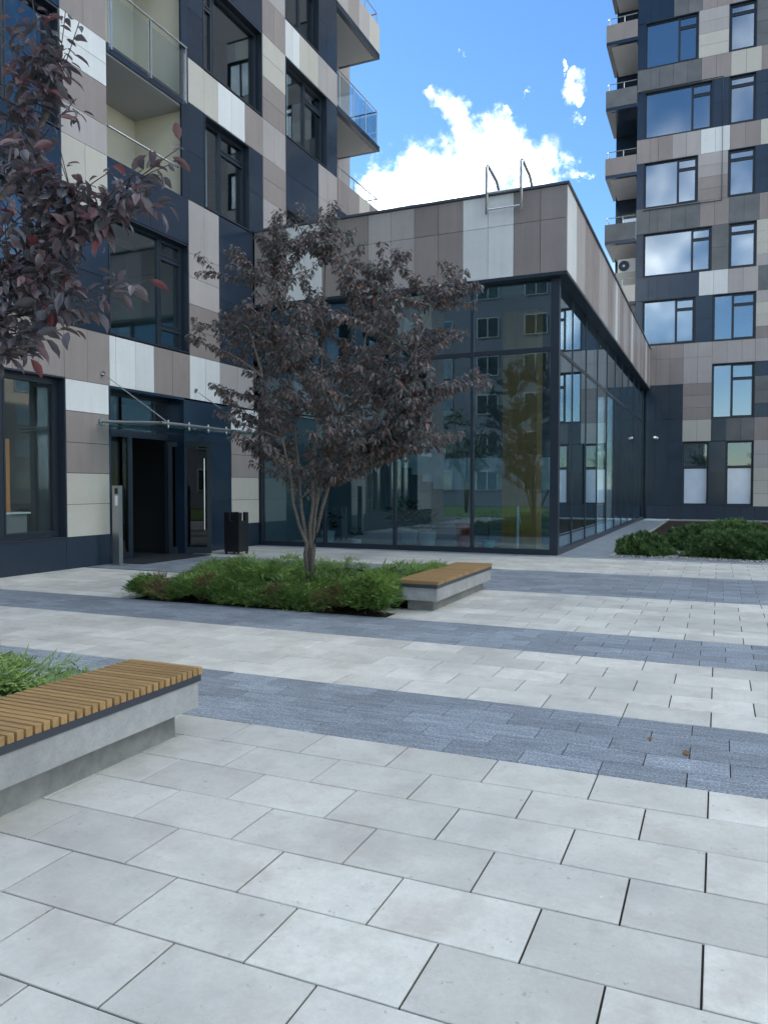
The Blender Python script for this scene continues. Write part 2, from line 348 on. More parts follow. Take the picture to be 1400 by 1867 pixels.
CODE = dict(W='panel_white', C='panel_cream', L='panel_lilac', T='panel_taupe', G='panel_grey', D='panel_dark', P='panel_plinth')
class Facade:
    """panels and windows on one upright plane; f(u, z, d) gives the point d metres out from the plane"""
    def __init__(s, f, root): s.f = f; s.root = root; s.back = MB()
    def panels(s, us, zs, rows, name='wall_panel', proud=.025, gap=.009):
        """rows: strings bottom to top, one letter per column"""
        for r, codes in enumerate(rows):
            for c, k in enumerate(codes):
                if k == '.': continue
                u0, u1, z0, z1 = us[c], us[c+1], zs[r], zs[r+1]
                MB().fbox(s.f, u0+gap/2+random.uniform(-.0012, .0012), u1-gap/2+random.uniform(-.0012, .0012), z0+gap/2, z1-gap/2+random.uniform(-.001, .001), 0, proud+random.uniform(-.0025, .0025)).build(name, CODE[k], s.root)
                s.back.fbox(s.f, u0, u1, z0, z1, -.22, -.02)
    def one(s, u0, u1, z0, z1, k, **kw): s.panels([u0, u1], [z0, z1], [k], **kw)
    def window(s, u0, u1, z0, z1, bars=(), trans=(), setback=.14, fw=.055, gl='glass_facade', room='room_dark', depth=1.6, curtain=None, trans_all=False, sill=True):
        m = MB(); d0, d1 = -setback-.07, -setback
        # reveal lining
        for a, b, c, d in ((u0-.02, u0+.012, z0-.02, z1+.02), (u1-.012, u1+.02, z0-.02, z1+.02)): m.fbox(s.f, a, b, c, d, -setback-.09, .03)
        m.fbox(s.f, u0+.013, u1-.013, z1-.012, z1+.019, -setback-.09, .03); m.fbox(s.f, u0+.013, u1-.013, z0-.019, z0+.012, -setback-.09, .04 if sill else .03)
        U0, U1, Z0, Z1 = u0+.014, u1-.014, z0+.014, z1-.014
        m.fbox(s.f, U0, U0+fw, Z0, Z1, d0, d1); m.fbox(s.f, U1-fw, U1, Z0, Z1, d0, d1)
        m.fbox(s.f, U0+fw, U1-fw, Z0, Z0+fw, d0, d1); m.fbox(s.f, U0+fw, U1-fw, Z1-fw, Z1, d0, d1)
        edges = [U0+fw]+[x for b in bars for x in (b-fw*.6, b+fw*.6)]+[U1-fw]
        for b in bars: m.fbox(s.f, b-fw*.6, b+fw*.6, Z0+fw, Z1-fw, d0, d1+.004)
        w = m.build('window', 'frame_dark', s.root)
        cells = [(edges[i], edges[i+1]) for i in range(0, len(edges), 2)]
        for i, (a, b) in enumerate(cells):
            zz = [Z0+fw]
            for (ci, z) in trans:
                if ci == i:
                    MB().fbox(s.f, a, b, z-fw*.6, z+fw*.6, d0, d1-.002).build('transom', 'frame_dark', w)
                    zz += [z-fw*.6, z+fw*.6]
            zz.append(Z1-fw)
            for j in range(0, len(zz), 2):
                if len(zz) > 2 or (len(cells) > 1 and i == len(cells)-1):   # opening sash
                    sm = MB(); q = .035
                    sm.fbox(s.f, a, a+q, zz[j], zz[j+1], d0-.01, d1+.014); sm.fbox(s.f, b-q, b, zz[j], zz[j+1], d0-.01, d1+.014)
                    sm.fbox(s.f, a+q, b-q, zz[j], zz[j]+q, d0-.01, d1+.014); sm.fbox(s.f, a+q, b-q, zz[j+1]-q, zz[j+1], d0-.01, d1+.014)
                    sm.build('sash', 'frame_dark', w)
                MB().fbox(s.f, a+.002, b-.002, zz[j]+.002, zz[j+1]-.002, d0+.028, d0+.040).build('pane', gl, w)
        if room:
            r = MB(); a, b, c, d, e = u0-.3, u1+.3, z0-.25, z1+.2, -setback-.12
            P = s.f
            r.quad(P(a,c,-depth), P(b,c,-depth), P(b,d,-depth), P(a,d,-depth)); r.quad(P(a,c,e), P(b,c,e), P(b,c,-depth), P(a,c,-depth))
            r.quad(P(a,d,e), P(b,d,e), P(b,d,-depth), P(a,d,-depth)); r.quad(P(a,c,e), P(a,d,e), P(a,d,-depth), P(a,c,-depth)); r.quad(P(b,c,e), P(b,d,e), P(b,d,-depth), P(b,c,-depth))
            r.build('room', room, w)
        if curtain:
            for (ca, cb) in curtain:
                n = max(8, int((cb-ca)*26)); v = []; cm = MB(); base = 0
                for k in range(n+1):
                    u = ca+(cb-ca)*k/n; dd = -setback-.24+.03*math.sin(k*1.9)+.012*math.sin(k*.7)
                    cm.v += [s.f(u, z0+.05, dd), s.f(u, z1-.03, dd)]
                cm.f = [(2*k, 2*k+2, 2*k+3, 2*k+1) for k in range(n)]
                cm.build('curtain', 'curtain', w)
        return w
    def finish(s): s.back.build('backing_wall', 'cavity', s.root)

# ------------------------------------------------------------------ ground
gb = MB(); gb.quad((-400, -400, -.06), (400, -400, -.06), (400, 400, -.06), (-400, 400, -.06))
tag(gb.build('ground', 'ground_far'), kind='structure')
plaza = empty('plaza_paving', (0, 0, 0), kind='structure')
MB().box(-10.84, 9.0, -4.0, 16.72, -.055, -.008).build('bedding', 'joint_sand', plaza)
BEDS = [(-7.45, -3.44, 1.35, 3.84), (-7.22, -3.58, 8.08, 10.95)]
sections = []
y = 4.06
for k in range(20): sections.append(('L', y-.345*(k+1), y-.345*k, k % 2))
def add(kind, y0, n, pitch, par0=0):
    for k in range(n): sections.append((kind, y0+pitch*k, y0+pitch*(k+1), (k+par0) % 2))
    return y0+pitch*n
yy = add('D', 4.06, 5, .218); yy = add('L', yy, 5, .346, 0); yy = add('D', yy, 5, .224); yy = add('L', yy, 8, .345, 1)
yy = add('D', yy, 13, .216); yy = add('L', yy, 8, .345); yy = add('D', yy, 1, 16.70-yy)
tiles = {'L': [], 'D': []}
for kind, y0, y1, odd in sections:
    ln = .531 if kind == 'L' else .430
    off = (-.027 if not odd else -.293) if kind == 'L' else (-.131 if not odd else -.355)
    k0 = int((-10.8-off)/ln)-1
    for k in range(k0, k0+60):
        x0, x1 = off+k*ln, off+(k+1)*ln
        x0, x1 = max(x0, -10.79), min(x1, 8.9)
        if x1-x0 < .08: continue
        cx, cy = (x0+x1)/2, (y0+y1)/2
        if any(a-.02 < cx < b+.35 and c < cy < d for a, b, c, d in BEDS) and not any(cx > b and cx < b+.35 for a, b, c, d in BEDS): continue
        tiles[kind].append((x0, x1, y0, y1))
meshes = {}
for kind, nm, mt, nm2 in (('L', 'paving_slab', 'paving_light', 'more_paving_slabs'), ('D', 'granite_paver', 'paving_dark', 'more_granite_pavers')):
    scored = []
    for t in tiles[kind]:
        px, py, z = proj(((t[0]+t[1])/2, (t[2]+t[3])/2, 0))
        vis = z > .3 and -60 < px < 1460 and py < 1960
        scored.append((-(t[1]-t[0])*(t[3]-t[2])/z**3 if vis else 1.0, t))
    scored.sort(key=lambda q: q[0])
    g = .0037 if kind == 'L' else .0026
    for i, (sc, t) in enumerate(scored[:300]):
        if sc > 0: break
        w, h = round(t[1]-t[0], 3), round(t[3]-t[2], 3)
        if (kind, w, h) not in meshes:
            o = MB().cbox(-w/2+g, w/2-g, -h/2+g, h/2-g, -.045, 0, .0025).build(nm, mt, None); meshes[(kind, w, h)] = o.data
        else:
            o = bpy.data.objects.new(nm, meshes[(kind, w, h)]); COL.objects.link(o)
        o.location = ((t[0]+t[1])/2, (t[2]+t[3])/2, random.uniform(-.0012, .0008)); o.rotation_euler = (random.gauss(0, .0016), random.gauss(0, .0012), random.gauss(0, .0008))
        o.parent = plaza
    rest = [t for i, (sc, t) in enumerate(scored) if i >= 300 or sc > 0]
    mb = MB(); rr = []
    for t in rest:
        mb.cbox(t[0]+g, t[1]-g, t[2]+g, t[3]-g, -.045, random.uniform(-.001, .001), .0025); rr += [random.random()]*9
    o = mb.build(nm2, mt, plaza, kind='stuff')
    a = o.data.attributes.new('rnd', 'FLOAT', 'FACE'); a.data.foreach_set('value', np.array(rr, dtype=np.float32))
# side path, drain, gravel bed
tag(MB().box(-3.20, -2.12, 16.76, 37.74, -.05, .0).build('path', 'paving_dark'), kind='structure')
tag(MB().box(-3.2, 9, 16.71, 16.755, -.05, .012).box(-2.115, -2.04, 16.76, 37.0, -.05, .04).box(-2.04, 9, 36.4, 36.5, -.05, .03).build('kerb', 'concrete'), kind='structure')
tag(MB().box(-3.2, 9, 36.5, 37.74, -.05, -.002).build('pavement', 'paving_dark'), kind='structure')
tag(MB().box(-2.04, 9, 16.76, 36.4, -.05, -.02).build('planting_soil', 'soil'), kind='structure')
tag(MB().box(-10.78, -8.3, 10.79, 10.835, -.02, .004).build('drain_channel', 'black_metal'), 'narrow black slot drain in the paving before the entrance door', 'drain')
tag(MB().box(-60, 60, -70, -4.05, -.05, -.03).build('lawn', 'lawn'), kind='structure')
def gravel(n, x0, x1, y0, y1):
    base = np.array([(1,0,0),(-1,0,0),(0,1,0),(0,-1,0),(0,0,1),(0,0,-1)], float); fc = np.array([(0,2,4),(2,1,4),(1,3,4),(3,0,4),(2,0,5),(1,2,5),(3,1,5),(0,3,5)])
    c = np.stack([rng.uniform(x0, x1, n), rng.uniform(y0, y1, n), rng.uniform(-.015, .012, n)], 1)
    sc = rng.uniform(.012, .032, (n, 1, 3)); sc[:, :, 2] *= .7
    V = base[None]*sc*rng.uniform(.7, 1.2, (n, 6, 1)); th = rng.uniform(0, 6.28, n); cs, sn = np.cos(th)[:, None], np.sin(th)[:, None]
    V = np.stack([V[..., 0]*cs-V[..., 1]*sn, V[..., 0]*sn+V[..., 1]*cs, V[..., 2]], 2)+c[:, None]
    Fc = (fc[None]+np.arange(n)[:, None, None]*6).reshape(-1, 3)
    o = np_mesh('gravel', V.reshape(-1, 3), Fc, 'gravel', rnd=np.repeat(rng.random(n), 8), kind='stuff')
    tag(o, 'pale loose gravel between the dwarf pines', 'gravel')
surf('under_green', (.018, .034, .011), rough=.9, spec=.1, var=0, noises=[(18, .5, 1.5)])
gravel(9000, -2.03, 2.6, 16.77, 20.5)

# ------------------------------------------------------------------ left apartment building (facade plane x = XL)
XL = -10.79
apt = empty('apartment_building', (XL-4, 8, 0), 'tall block clad in white, cream, taupe and navy panels behind the entrance door', 'building')
LF = Facade(lambda u, z, d: (XL-.025+d, u, z), apt)
# ground floor
LF.panels([4.0, 6.2, 8.4, 10.37, 11.49], [0, .58], ['PPPP'], name='plinth_panel')
LF.panels([10.37, 11.49], [.58, 1.175, 1.75, 2.31, 2.88, 3.45], ['C', 'C', 'T', 'T', 'W'])
LF.panels([15.50, 16.70], [0, .58], ['P'], name='plinth_panel')
LF.panels([15.50, 16.70], [.58, 1.175, 1.73, 2.28, 2.85, 3.42], ['C', 'C', 'T', 'T', 'W'])
LF.panels([13.74, 15.50], [0, 1.15, 2.5, 3.42], ['D', 'D', 'D'])
LF.panels([4.0, 4.8, 5.38, 5.94, 6.5, 7.05, 7.6, 8.15, 8.7, 9.26, 9.81, 10.37, 10.93, 11.49, 11.66, 12.21, 12.76, 13.35, 13.94, 14.50, 15.06, 15.78, 16.49], [3.45, 4.42],
          ['CCLLTTTTTTTTTWWWTTWWLL'])
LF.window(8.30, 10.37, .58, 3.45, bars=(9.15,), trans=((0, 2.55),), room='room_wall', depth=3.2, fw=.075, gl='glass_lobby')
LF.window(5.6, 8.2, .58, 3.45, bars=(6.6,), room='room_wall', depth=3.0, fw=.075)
LF.one(8.2, 8.3, .58, 3.45, 'D'); LF.panels([4.0, 5.6], [.58, 1.3, 2.0, 2.7, 3.45], ['C', 'L', 'T', 'W'])
# first floor
LF.window(11.52, 13.90, 4.46, 6.80, bars=(13.12,), trans=((1, 4.92), (1, 6.40)), fw=.05, depth=2.6, room='room_wall')
LF.panels([13.94, 15.06], [4.42, 4.99, 5.56, 6.15, 6.67], ['T', 'T', 'L', 'L'])
LF.panels([13.94, 14.50, 15.06], [6.67, 7.83], ['LL'])
LF.panels([15.06, 16.49], [4.42, 5.9, 6.95, 7.83], ['D', 'D', 'D'])
LF.panels([11.49, 12.7, 13.94], [6.83, 7.83], ['DD'])
LF.panels([10.62, 11.49], [4.42, 5.5, 6.63], ['D', 'D'])
LF.window(8.4, 10.60, 4.46, 6.60, bars=(9.75,), trans=((1, 5.0),), fw=.05, depth=2.4)
LF.panels([7.2, 8.38], [4.42, 5.5, 6.63], ['L', 'T']); LF.window(4.6, 7.18, 4.46, 6.60, bars=(5.8,), fw=.05)
LF.panels([4.0, 4.58], [4.42, 5.5, 6.63], ['C', 'L']); LF.panels([4.0, 5.5, 7.0, 8.38, 9.3, 10.37], [6.63, 7.82], ['DWCDD'])
LF.panels([10.37, 10.93, 11.49], [6.63, 7.82], ['CC'])
# second floor
LF.panels([10.37, 11.49], [7.82, 8.38, 9.12, 9.54, 9.97], ['L', 'T', 'W', 'W'])
LF.window(8.2, 10.33, 7.86, 9.93, bars=(9.3,), fw=.05); LF.panels([4.0, 5.2, 6.4, 7.0, 8.17], [7.82, 8.9, 9.97], ['CLTD', 'WWTD'])
LF.panels([13.96, 14.52], [7.83, 8.9, 9.96], ['D', 'D'])
LF.window(14.55, 16.34, 7.87, 9.93, bars=(15.30,), trans=((1, 9.45),), fw=.05, curtain=[(14.75, 15.15)])
LF.panels([16.37, 16.97], [7.83, 8.9, 9.96], ['D', 'D'])
LF.panels([16.97, 18.10], [7.83, 8.37, 8.9, 9.43, 9.96], ['L', 'L', 'T', 'T'])
LF.window(18.13, 19.92, 7.4, 9.0, bars=(18.95,), trans=((1, 8.6),), fw=.05)
LF.panels([19.95, 21.14], [7.4, 8.2, 9.0], ['L', 'T']); LF.panels([18.1, 19.95], [9.03, 9.96], ['D']); LF.panels([19.95, 20.5, 21.14], [9.0, 9.96], ['LT'])
# spandrel 2/3
LF.panels([13.96, 14.52, 15.06, 15.61, 16.16, 16.97, 17.53, 18.10], [9.96, 10.92], ['CCWWTLL'])
LF.panels([18.10, 19.95], [9.96, 10.92], ['D']); LF.panels([19.95, 20.5, 21.14], [9.96, 10.92], ['LL'])
LF.panels([4.0, 5.2, 6.4, 7.6, 8.8, 10.37, 10.93, 11.49], [9.97, 10.92], ['TCWLDTT'])
# third floor
LF.panels([10.37, 11.49], [10.92, 11.45, 12.0, 12.5, 13.05], ['T', 'L', 'L', 'C']); LF.window(8.2, 10.33, 10.96, 13.0, bars=(9.3,), fw=.05)
LF.panels([4.0, 5.5, 7.0, 8.17], [10.92, 12, 13.05], ['LWD', 'TCD'])
LF.panels([13.96, 14.50], [10.92, 12.0, 13.05], ['D', 'D'])
LF.window(14.53, 16.94, 10.96, 13.02, bars=(15.05,), trans=((0, 12.5),), fw=.05)
LF.panels([16.97, 18.10], [10.92, 11.45, 11.99, 12.52, 13.05], ['T', 'T', 'C', 'C'])
LF.window(18.13, 20.47, 10.96, 13.02, bars=(19.35,), trans=((1, 12.5),), fw=.05, curtain=[(18.3, 18.9)])
LF.panels([20.5, 21.14], [10.92, 12.0, 13.05], ['D', 'D'])
# spandrel 3/4 and fourth floor
LF.panels([13.96, 15.4, 16.97, 17.53, 18.10, 18.48, 18.87, 19.40, 19.95, 20.5, 21.14], [13.05, 14.02], ['DDTTWWCCLL'])
LF.panels([4.0, 5.2, 6.4, 7.6, 8.8, 10.37, 11.49, 12.7, 13.96], [13.05, 14.02], ['TCWLDLDD'])
LF.panels([10.37, 11.49], [14.02, 14.6, 15.1, 15.6, 16.15], ['W', 'W', 'C', 'T']); LF.panels([11.49, 12.7, 13.96], [14.02, 16.15], ['DD'])
LF.window(14.0, 16.94, 14.06, 16.12, bars=(15.6,), fw=.05); LF.panels([16.97, 18.10], [14.02, 14.55, 15.09, 15.62, 16.15], ['L', 'L', 'T', 'T'])
LF.window(18.13, 20.0, 14.06, 16.12, bars=(19.1,), trans=((1, 15.6),), fw=.05); LF.panels([20.03, 20.5, 21.14], [14.02, 15.1, 16.15], ['DD', 'DD'])
LF.window(7.0, 10.33, 14.06, 16.12, bars=(8.6,), fw=.05); LF.panels([4.0, 5.5, 6.97], [14.02, 15.1, 16.15], ['LC', 'TW'])
LF.panels([4.0, 5.5, 7, 8.7, 10.37, 11.49, 13.96, 15.4, 16.97, 18.1, 19.4, 21.14], [16.15, 17.1], ['CTWDLDTCWLD'])
# loggias between Y 11.49 and 13.94
for z0, z1, rail in ((7.83, 9.80, False), (9.97, 12.95, True)):
    lg = empty('loggia', (XL-.6, 12.7, z0)); par(lg, apt)
    fl = 6.86 if not rail else 9.97
    MB().box(XL-1.5, XL-1.45, 11.49, 13.90, fl, z1).box(XL-1.45, XL-.04, 11.44, 11.49, fl, z1).build('inner_wall', 'plaster_cream', lg)
    MB().box(XL-1.45, XL-.04, 13.90, 13.95, fl, z1).build('inner_wall', 'plaster_cream', lg)
    MB().box(XL-1.45, XL-.04, 11.49, 13.90, z1-.03, z1).build('soffit', 'plaster_soffit', lg)
    MB().box(XL-.04, XL+.006, 13.72, 13.955, z0 if not rail else fl, z1).build('edge_trim', 'panel_dark', lg)
    m = MB().box(XL-1.45, XL-1.40, 11.62, 12.35, fl+.1, z1-.25); w = m.build('door', 'frame_dark', lg)
    MB().box(XL-1.399, XL-1.39, 11.70, 12.27, fl+.2, z1-.35).build('pane', 'glass_facade', w)
    if not rail: MB().tube([(XL-.08, 11.6, 8.45), (XL-.08, 13.7, 8.45)], .02).build('handrail', 'steel', lg)
sl = MB().box(XL-1.5, XL+.01, 11.49, 13.95, 9.80, 9.965).build('balcony_slab', 'panel_dark', apt)
MB().box(XL-1.5, XL-.03, 11.49, 13.90, 12.96, 13.05).build('balcony_slab', 'panel_dark', apt)
rl = empty('glass_railing', (XL, 12.7, 9.97)); par(rl, apt)
for yv in (11.60, 12.72, 13.84): MB().box(XL+.012, XL+.045, yv-.02, yv+.02, 9.86, 11.02).build('post', 'steel', rl)
for a, b in ((11.52, 12.68), (12.76, 13.82)): MB().box(XL+.015, XL+.025, a, b, 9.90, 10.92).build('pane', 'glass_rail', rl)
MB().tube([(XL+.03, 11.55, 11.06), (XL+.03, 13.88, 11.06)], .02).build('handrail', 'steel_brushed', rl)
MB().box(XL-1.38, XL-1.22, 11.95, 12.10, 11.05, 11.35).build('wall_lamp', 'plastic_white', apt)
# corner balconies beyond the facade end (Y 21.14 to 24.3)
XB = -12.35
for z, solid in ((9.83, True), (12.95, False), (16.05, True)):
    bl = empty('balcony', (XL-1, 22.7, z)); par(bl, apt)
    MB().box(XB-2, XL+.01, 21.145, 24.30, z, z+.17).build('slab', 'panel_dark', bl)
    MB().box(XB, XL-.14, 21.16, 24.14, z-.012, z-.002).build('soffit', 'plaster_soffit', bl)
    if solid:
        for k, (a, b) in enumerate(((21.15, 21.9), (21.9, 22.68), (22.68, 23.47), (23.47, 24.30))):
            MB().box(XL-.03, XL+.012, a+.004, b-.004, z+.175, z+1.10).build('parapet_panel', ['panel_taupe', 'panel_taupe', 'panel_cream', 'panel_taupe'][k] if z < 12 else ['panel_lilac', 'panel_taupe', 'panel_lilac', 'panel_cream'][k], bl)
        MB().box(XB-2, XL-.035, 24.27, 24.305, z+.175, z+1.10).build('parapet_panel', 'panel_taupe', bl)
    zt = z+1.5 if solid else z+1.32
    rail = MB().tube([(XL-.05, 21.2, zt), (XL-.05, 24.22, zt), (XB-2, 24.22, zt)], .022)
    for yv in (21.4, 22.4, 23.3, 24.2): rail.tube([(XL-.05, yv, z+.17), (XL-.05, yv, zt)], .018)
    for xv in (XL-.7, XL-1.4): rail.tube([(xv, 24.22, z+.17), (xv, 24.22, zt)], .018)
    rail.build('railing', 'steel_brushed', bl)
    if not solid:
        for a, b in ((21.2, 22.38), (22.42, 23.28), (23.32, 24.18)): MB().box(XL-.055, XL-.045, a, b, z+.2, zt-.1).build('pane', 'glass_rail', bl)
        MB().box(XL-1.4, XL-.1, 24.215, 24.225, z+.2, zt-.1).build('pane', 'glass_rail', bl)
wl_ = MB().box(XB-.2, XB, 21.15, 25.2, 0, 23.6).build('recessed_wall', 'panel_lilac', apt)
for z in (7.3, 10.2, 13.3, 16.4): 
    w = MB().box(XB+.002, XB+.03, 22.0, 23.7, z, z+2.1).build('window', 'frame_dark', apt); MB().box(XB+.031, XB+.04, 22.08, 23.62, z+.08, z+2.02).build('pane', 'glass_facade', w)
# solid body of the block
MB().box(-26, XL-3.3, 2.5, 21.14, 0, 23.8).box(-26, XB-.21, 21.141, 25.2, 0, 23.8).build('core', 'plaster_grey', apt)
MB().box(XL-3.29, XL, 2.5, 21.14, 17.1, 23.8).build('upper_storeys', 'panel_taupe', apt)
MB().box(XL-3.29, XL, 2.5, 3.99, 0, 17.09).build('lower_storeys', 'panel_taupe', apt)
MB().box(XL-3.2, XL-.3, 21.0, 21.13, 0, 17.08).build('end_wall', 'panel_grey', apt)
# entrance portal  (Y 11.49 to 13.74, recessed glass at x = -11.17)
XD = -11.20
MB().box(XD-.03, XL+.005, 11.45, 11.50, 0, 3.44).box(XD-.03, XL+.005, 13.71, 13.738, 0, 3.44).box(XD-.03, XL+.008, 11.501, 13.709, 3.40, 3.447).build('portal_lining', 'panel_dark', apt)
ent = empty('entrance_glazing', (XD, 12.6, 0)); par(ent, apt)
fm = MB()
for a, b in ((11.505, 11.56), (12.42, 12.55), (13.62, 13.705)): fm.box(XD-.06, XD, a, b, 0, 2.52)
fm.box(XD-.06, XD, 11.505, 13.705, 2.521, 2.66).box(XD-.06, XD, 11.505, 13.705, 3.33, 3.399).box(XD-.06, XD, 13.2, 13.28, 2.661, 3.329).box(XD-.06, XD, 11.561, 12.419, 0.0, .14)
fm.build('frame', 'frame_dark', ent)
MB().box(XD-.035, XD-.025, 11.561, 12.419, .141, 2.52).build('pane', 'glass_door', ent)
MB().box(XD-.035, XD-.025, 11.51, 13.19, 2.661, 3.329).build('pane', 'glass_facade', ent)
MB().box(XD-.035, XD-.025, 13.29, 13.70, 2.661, 3.329).build('pane', 'glass_facade', ent)
MB().quad((XD-2, 11, 0.001), (XD-.07, 11, .001), (XD-.07, 14.2, .001), (XD-2, 14.2, .001)).quad((XD-2, 11, 0), (XD-2, 14.2, 0), (XD-2, 14.2, 3.4), (XD-2, 11, 3.4)).quad((XD-2, 11, 0), (XD-.07, 11, 0), (XD-.07, 11, 3.4), (XD-2, 11, 3.4)).quad((XD-2, 14.2, 0), (XD-.07, 14.2, 0), (XD-.07, 14.2, 3.4), (XD-2, 14.2, 3.4)).build('vestibule', 'room_dark', ent)
# door leaf, swung out: hinge (XD,13.68) to (-10.27,14.05)
hx, hy, ex, ey = XD+.02, 13.66, -10.30, 14.02
ang = math.atan2(ey-hy, ex-hx); wdt = math.hypot(ex-hx, ey-hy)
def leafbox(mb, a, b, t0, t1, z0, z1):
    k = len(mb.v); c, s_ = math.cos(ang), math.sin(ang)
    for z in (z0, z1):
        for (u, t) in ((a, t0), (b, t0), (b, t1), (a, t1)): mb.v.append((hx+u*c-t*s_, hy+u*s_+t*c, z))
    mb.f += [tuple(k+i for i in q) for q in ((0,3,2,1),(4,5,6,7),(0,1,5,4),(1,2,6,5),(2,3,7,6),(3,0,4,7))]
    return mb
dm = MB(); leafbox(dm, 0, .09, -.03, .03, .02, 2.48); leafbox(dm, wdt-.09, wdt, -.03, .03, .02, 2.48); leafbox(dm, .09, wdt-.09, -.03, .03, .02, .16); leafbox(dm, .09, wdt-.09, -.03, .03, 2.38, 2.48)
door = dm.build('door', 'frame_dark', apt)
leafbox(MB(), .091, wdt-.091, -.008, .008, .161, 2.379).build('pane', 'glass_door', door)
for t in (-.09, .09):
    hm = MB(); u = wdt-.13; c, s_ = math.cos(ang), math.sin(ang); P = lambda u, t, z: (hx+u*c-t*s_, hy+u*s_+t*c, z)
    hm.tube([P(u, t, .55), P(u, t, 2.12)], .019, 10)
    for z in (.75, 1.92): hm.tube([P(u, t, z), P(u, 0.02 if t > 0 else -.02, z)], .013)
    hm.build('handle', 'steel', door)
LF.finish()

# entrance canopy
can = empty('entrance_canopy', (XL, 12.7, 2.7), 'glass entrance canopy on grey steel arms with two tie rods above the door', 'canopy')
for yv in (11.25, 14.08):
    MB().tube([(XL+.01, yv, 2.74), (-9.24, yv, 2.655)], .030, 8).build('arm', 'steel_brushed', can)
    MB().tube([(XL+.005, yv, 2.74), (XL+.03, yv, 2.74)], .07, 12).build('wall_plate', 'steel_brushed', can)
    MB().tube([(XL+.02, yv+.04, 3.65), (-9.28, yv+.04, 2.70)], .009, 8).build('tie_rod', 'steel', can)
    MB().tube([(XL+.005, yv+.04, 3.66), (XL+.03, yv+.04, 3.65)], .05, 12).build('wall_plate', 'steel', can)
MB().tube([(-9.24, 11.10, 2.655), (-9.24, 14.35, 2.655)], .031, 8).build('front_tube', 'steel_brushed', can)
g0 = MB()
for a, b in ((11.08, 12.20), (12.215, 13.30), (13.315, 14.38)):
    k = MB(); k.v = [(XL+.05, a, 2.655), (XL+.05, b, 2.655), (-9.15, b, 2.575), (-9.15, a, 2.575), (XL+.05, a, 2.671), (XL+.05, b, 2.671), (-9.15, b, 2.591), (-9.15, a, 2.591)]
    k.f = [(0,1,2,3),(4,7,6,5),(0,4,5,1),(1,5,6,2),(2,6,7,3),(3,7,4,0)]; k.build('glass_pane', 'glass_canopy', can)
for yv in (11.3, 11.9, 12.5, 13.1, 13.7, 14.2): MB().tube([(-9.24, yv, 2.57), (-9.24, yv, 2.72)], .014, 8).build('bolt', 'steel', can)
# intercom post, mat, bin
ic = empty('intercom_post', (-10.52, 11.34, 0), 'slim brushed steel intercom post beside the entrance doorway', 'intercom')
MB().cbox(-10.60, -10.44, 11.31, 11.41, .0, 1.52, .006).build('post', 'steel_brushed', ic)
MB().box(-10.53, -10.46, 11.302, 11.309, 1.36, 1.47).build('camera_window', 'black_metal', ic)
MB().box(-10.53, -10.46, 11.303, 11.309, 1.14, 1.33).build('keypad', 'plastic_white', ic)
MB().box(-10.66, -10.38, 11.26, 11.46, .0, .012).build('base_plate', 'steel_brushed', ic)
tag(MB().box(-11.1, -10.12, 11.62, 13.75, .003, .018).build('door_mat', 'mat_rubber'), 'dark rectangular entrance mat lying before the open glass door', 'mat')
bn = empty('litter_bin', (-9.82, 14.28, 0), 'square black metal litter bin with notched rim right of the door', 'bin')
bx, by, bw = -9.82, 14.28, .19
b = MB().box(bx-bw, bx+bw, by-bw, by+bw, .06, .74)
for sx in (-1, 1):
    for sy in (-1, 1):
        b.box(bx+sx*bw, bx+sx*(bw-.13), by+sy*bw, by+sy*(bw-.02), .7401, .93); b.box(bx+sx*bw, bx+sx*(bw-.02), by+sy*(bw-.021), by+sy*(bw-.13), .7401, .93)
b.build('body', 'black_metal', bn)
for sx in (-1, 1):
    for sy in (-1, 1): MB().box(bx+sx*(bw-.03)-.02, bx+sx*(bw-.03)+.02, by+sy*(bw-.03)-.02, by+sy*(bw-.03)+.02, 0, .06).build('foot', 'black_metal', bn)
# things seen behind the ground floor window of the block
tag(MB().box(XL-.95, XL-.8, 9.42, 9.86, .0, 2.35).build('wood_cabinet', 'wood_panel'), 'ochre wooden cabinet seen through the leftmost ground floor window', 'cabinet')
cb = empty('reception_counter', (XL-1.2, 9.4, 0), 'grey counter behind the leftmost ground floor window', 'counter')
MB().box(XL-.76, XL-.5, 8.6, 9.95, 0, 1.02).build('body', 'room_wall', cb); MB().box(XL-.78, XL-.46, 8.55, 10.0, 1.02, 1.05).build('top', 'pale_stair', cb)
tag(MB().cbox(XL-.66, XL-.56, 9.36, 9.50, 1.051, 1.24, .01).build('orange_box', 'orange_item'), 'small orange box on the counter behind the ground floor window', 'box')

# ------------------------------------------------------------------ glazed pavilion
pav = empty('glazed_pavilion', (-7, 27, 0), 'low glass fronted pavilion with a taupe and white panelled roof band', 'building')
YF, XS = 16.52, -3.0
PF = Facade(lambda u, z, d: (u, YF+.025-d, z), pav)
PF.panels([-10.77, -10.35, -9.85, -9.35, -8.85, -8.24, -7.62, -7.04, -6.46, -5.88, -5.30, -4.725, -4.15, -3.57, -3.001], [6.07, 7.19, 7.87], ['TTWWTTLLTTWWTT']*2, name='fascia_panel')
PS = Facade(lambda u, z, d: (XS-.025+d, u, z), pav)
ue = [16.525]; cs = 'WLTTLWTCTLWTTWLTLWTTLWTCLTTWLTLTLWTC'
w_ = [.62, .60]
while ue[-1] < 37.2: ue.append(ue[-1]+.585)
ue[-1] = 37.76
seq = ''.join(random.choice('TTLLWCGT') for _ in ue); seq = 'WWLLTTTTLLLTTLWLTTLLTTWLTTLLTLTTWLTLTLL'[:len(ue)-1]
PS.panels(ue, [6.07, 7.87], [seq], name='fascia_panel')
PF.finish(); PS.finish()
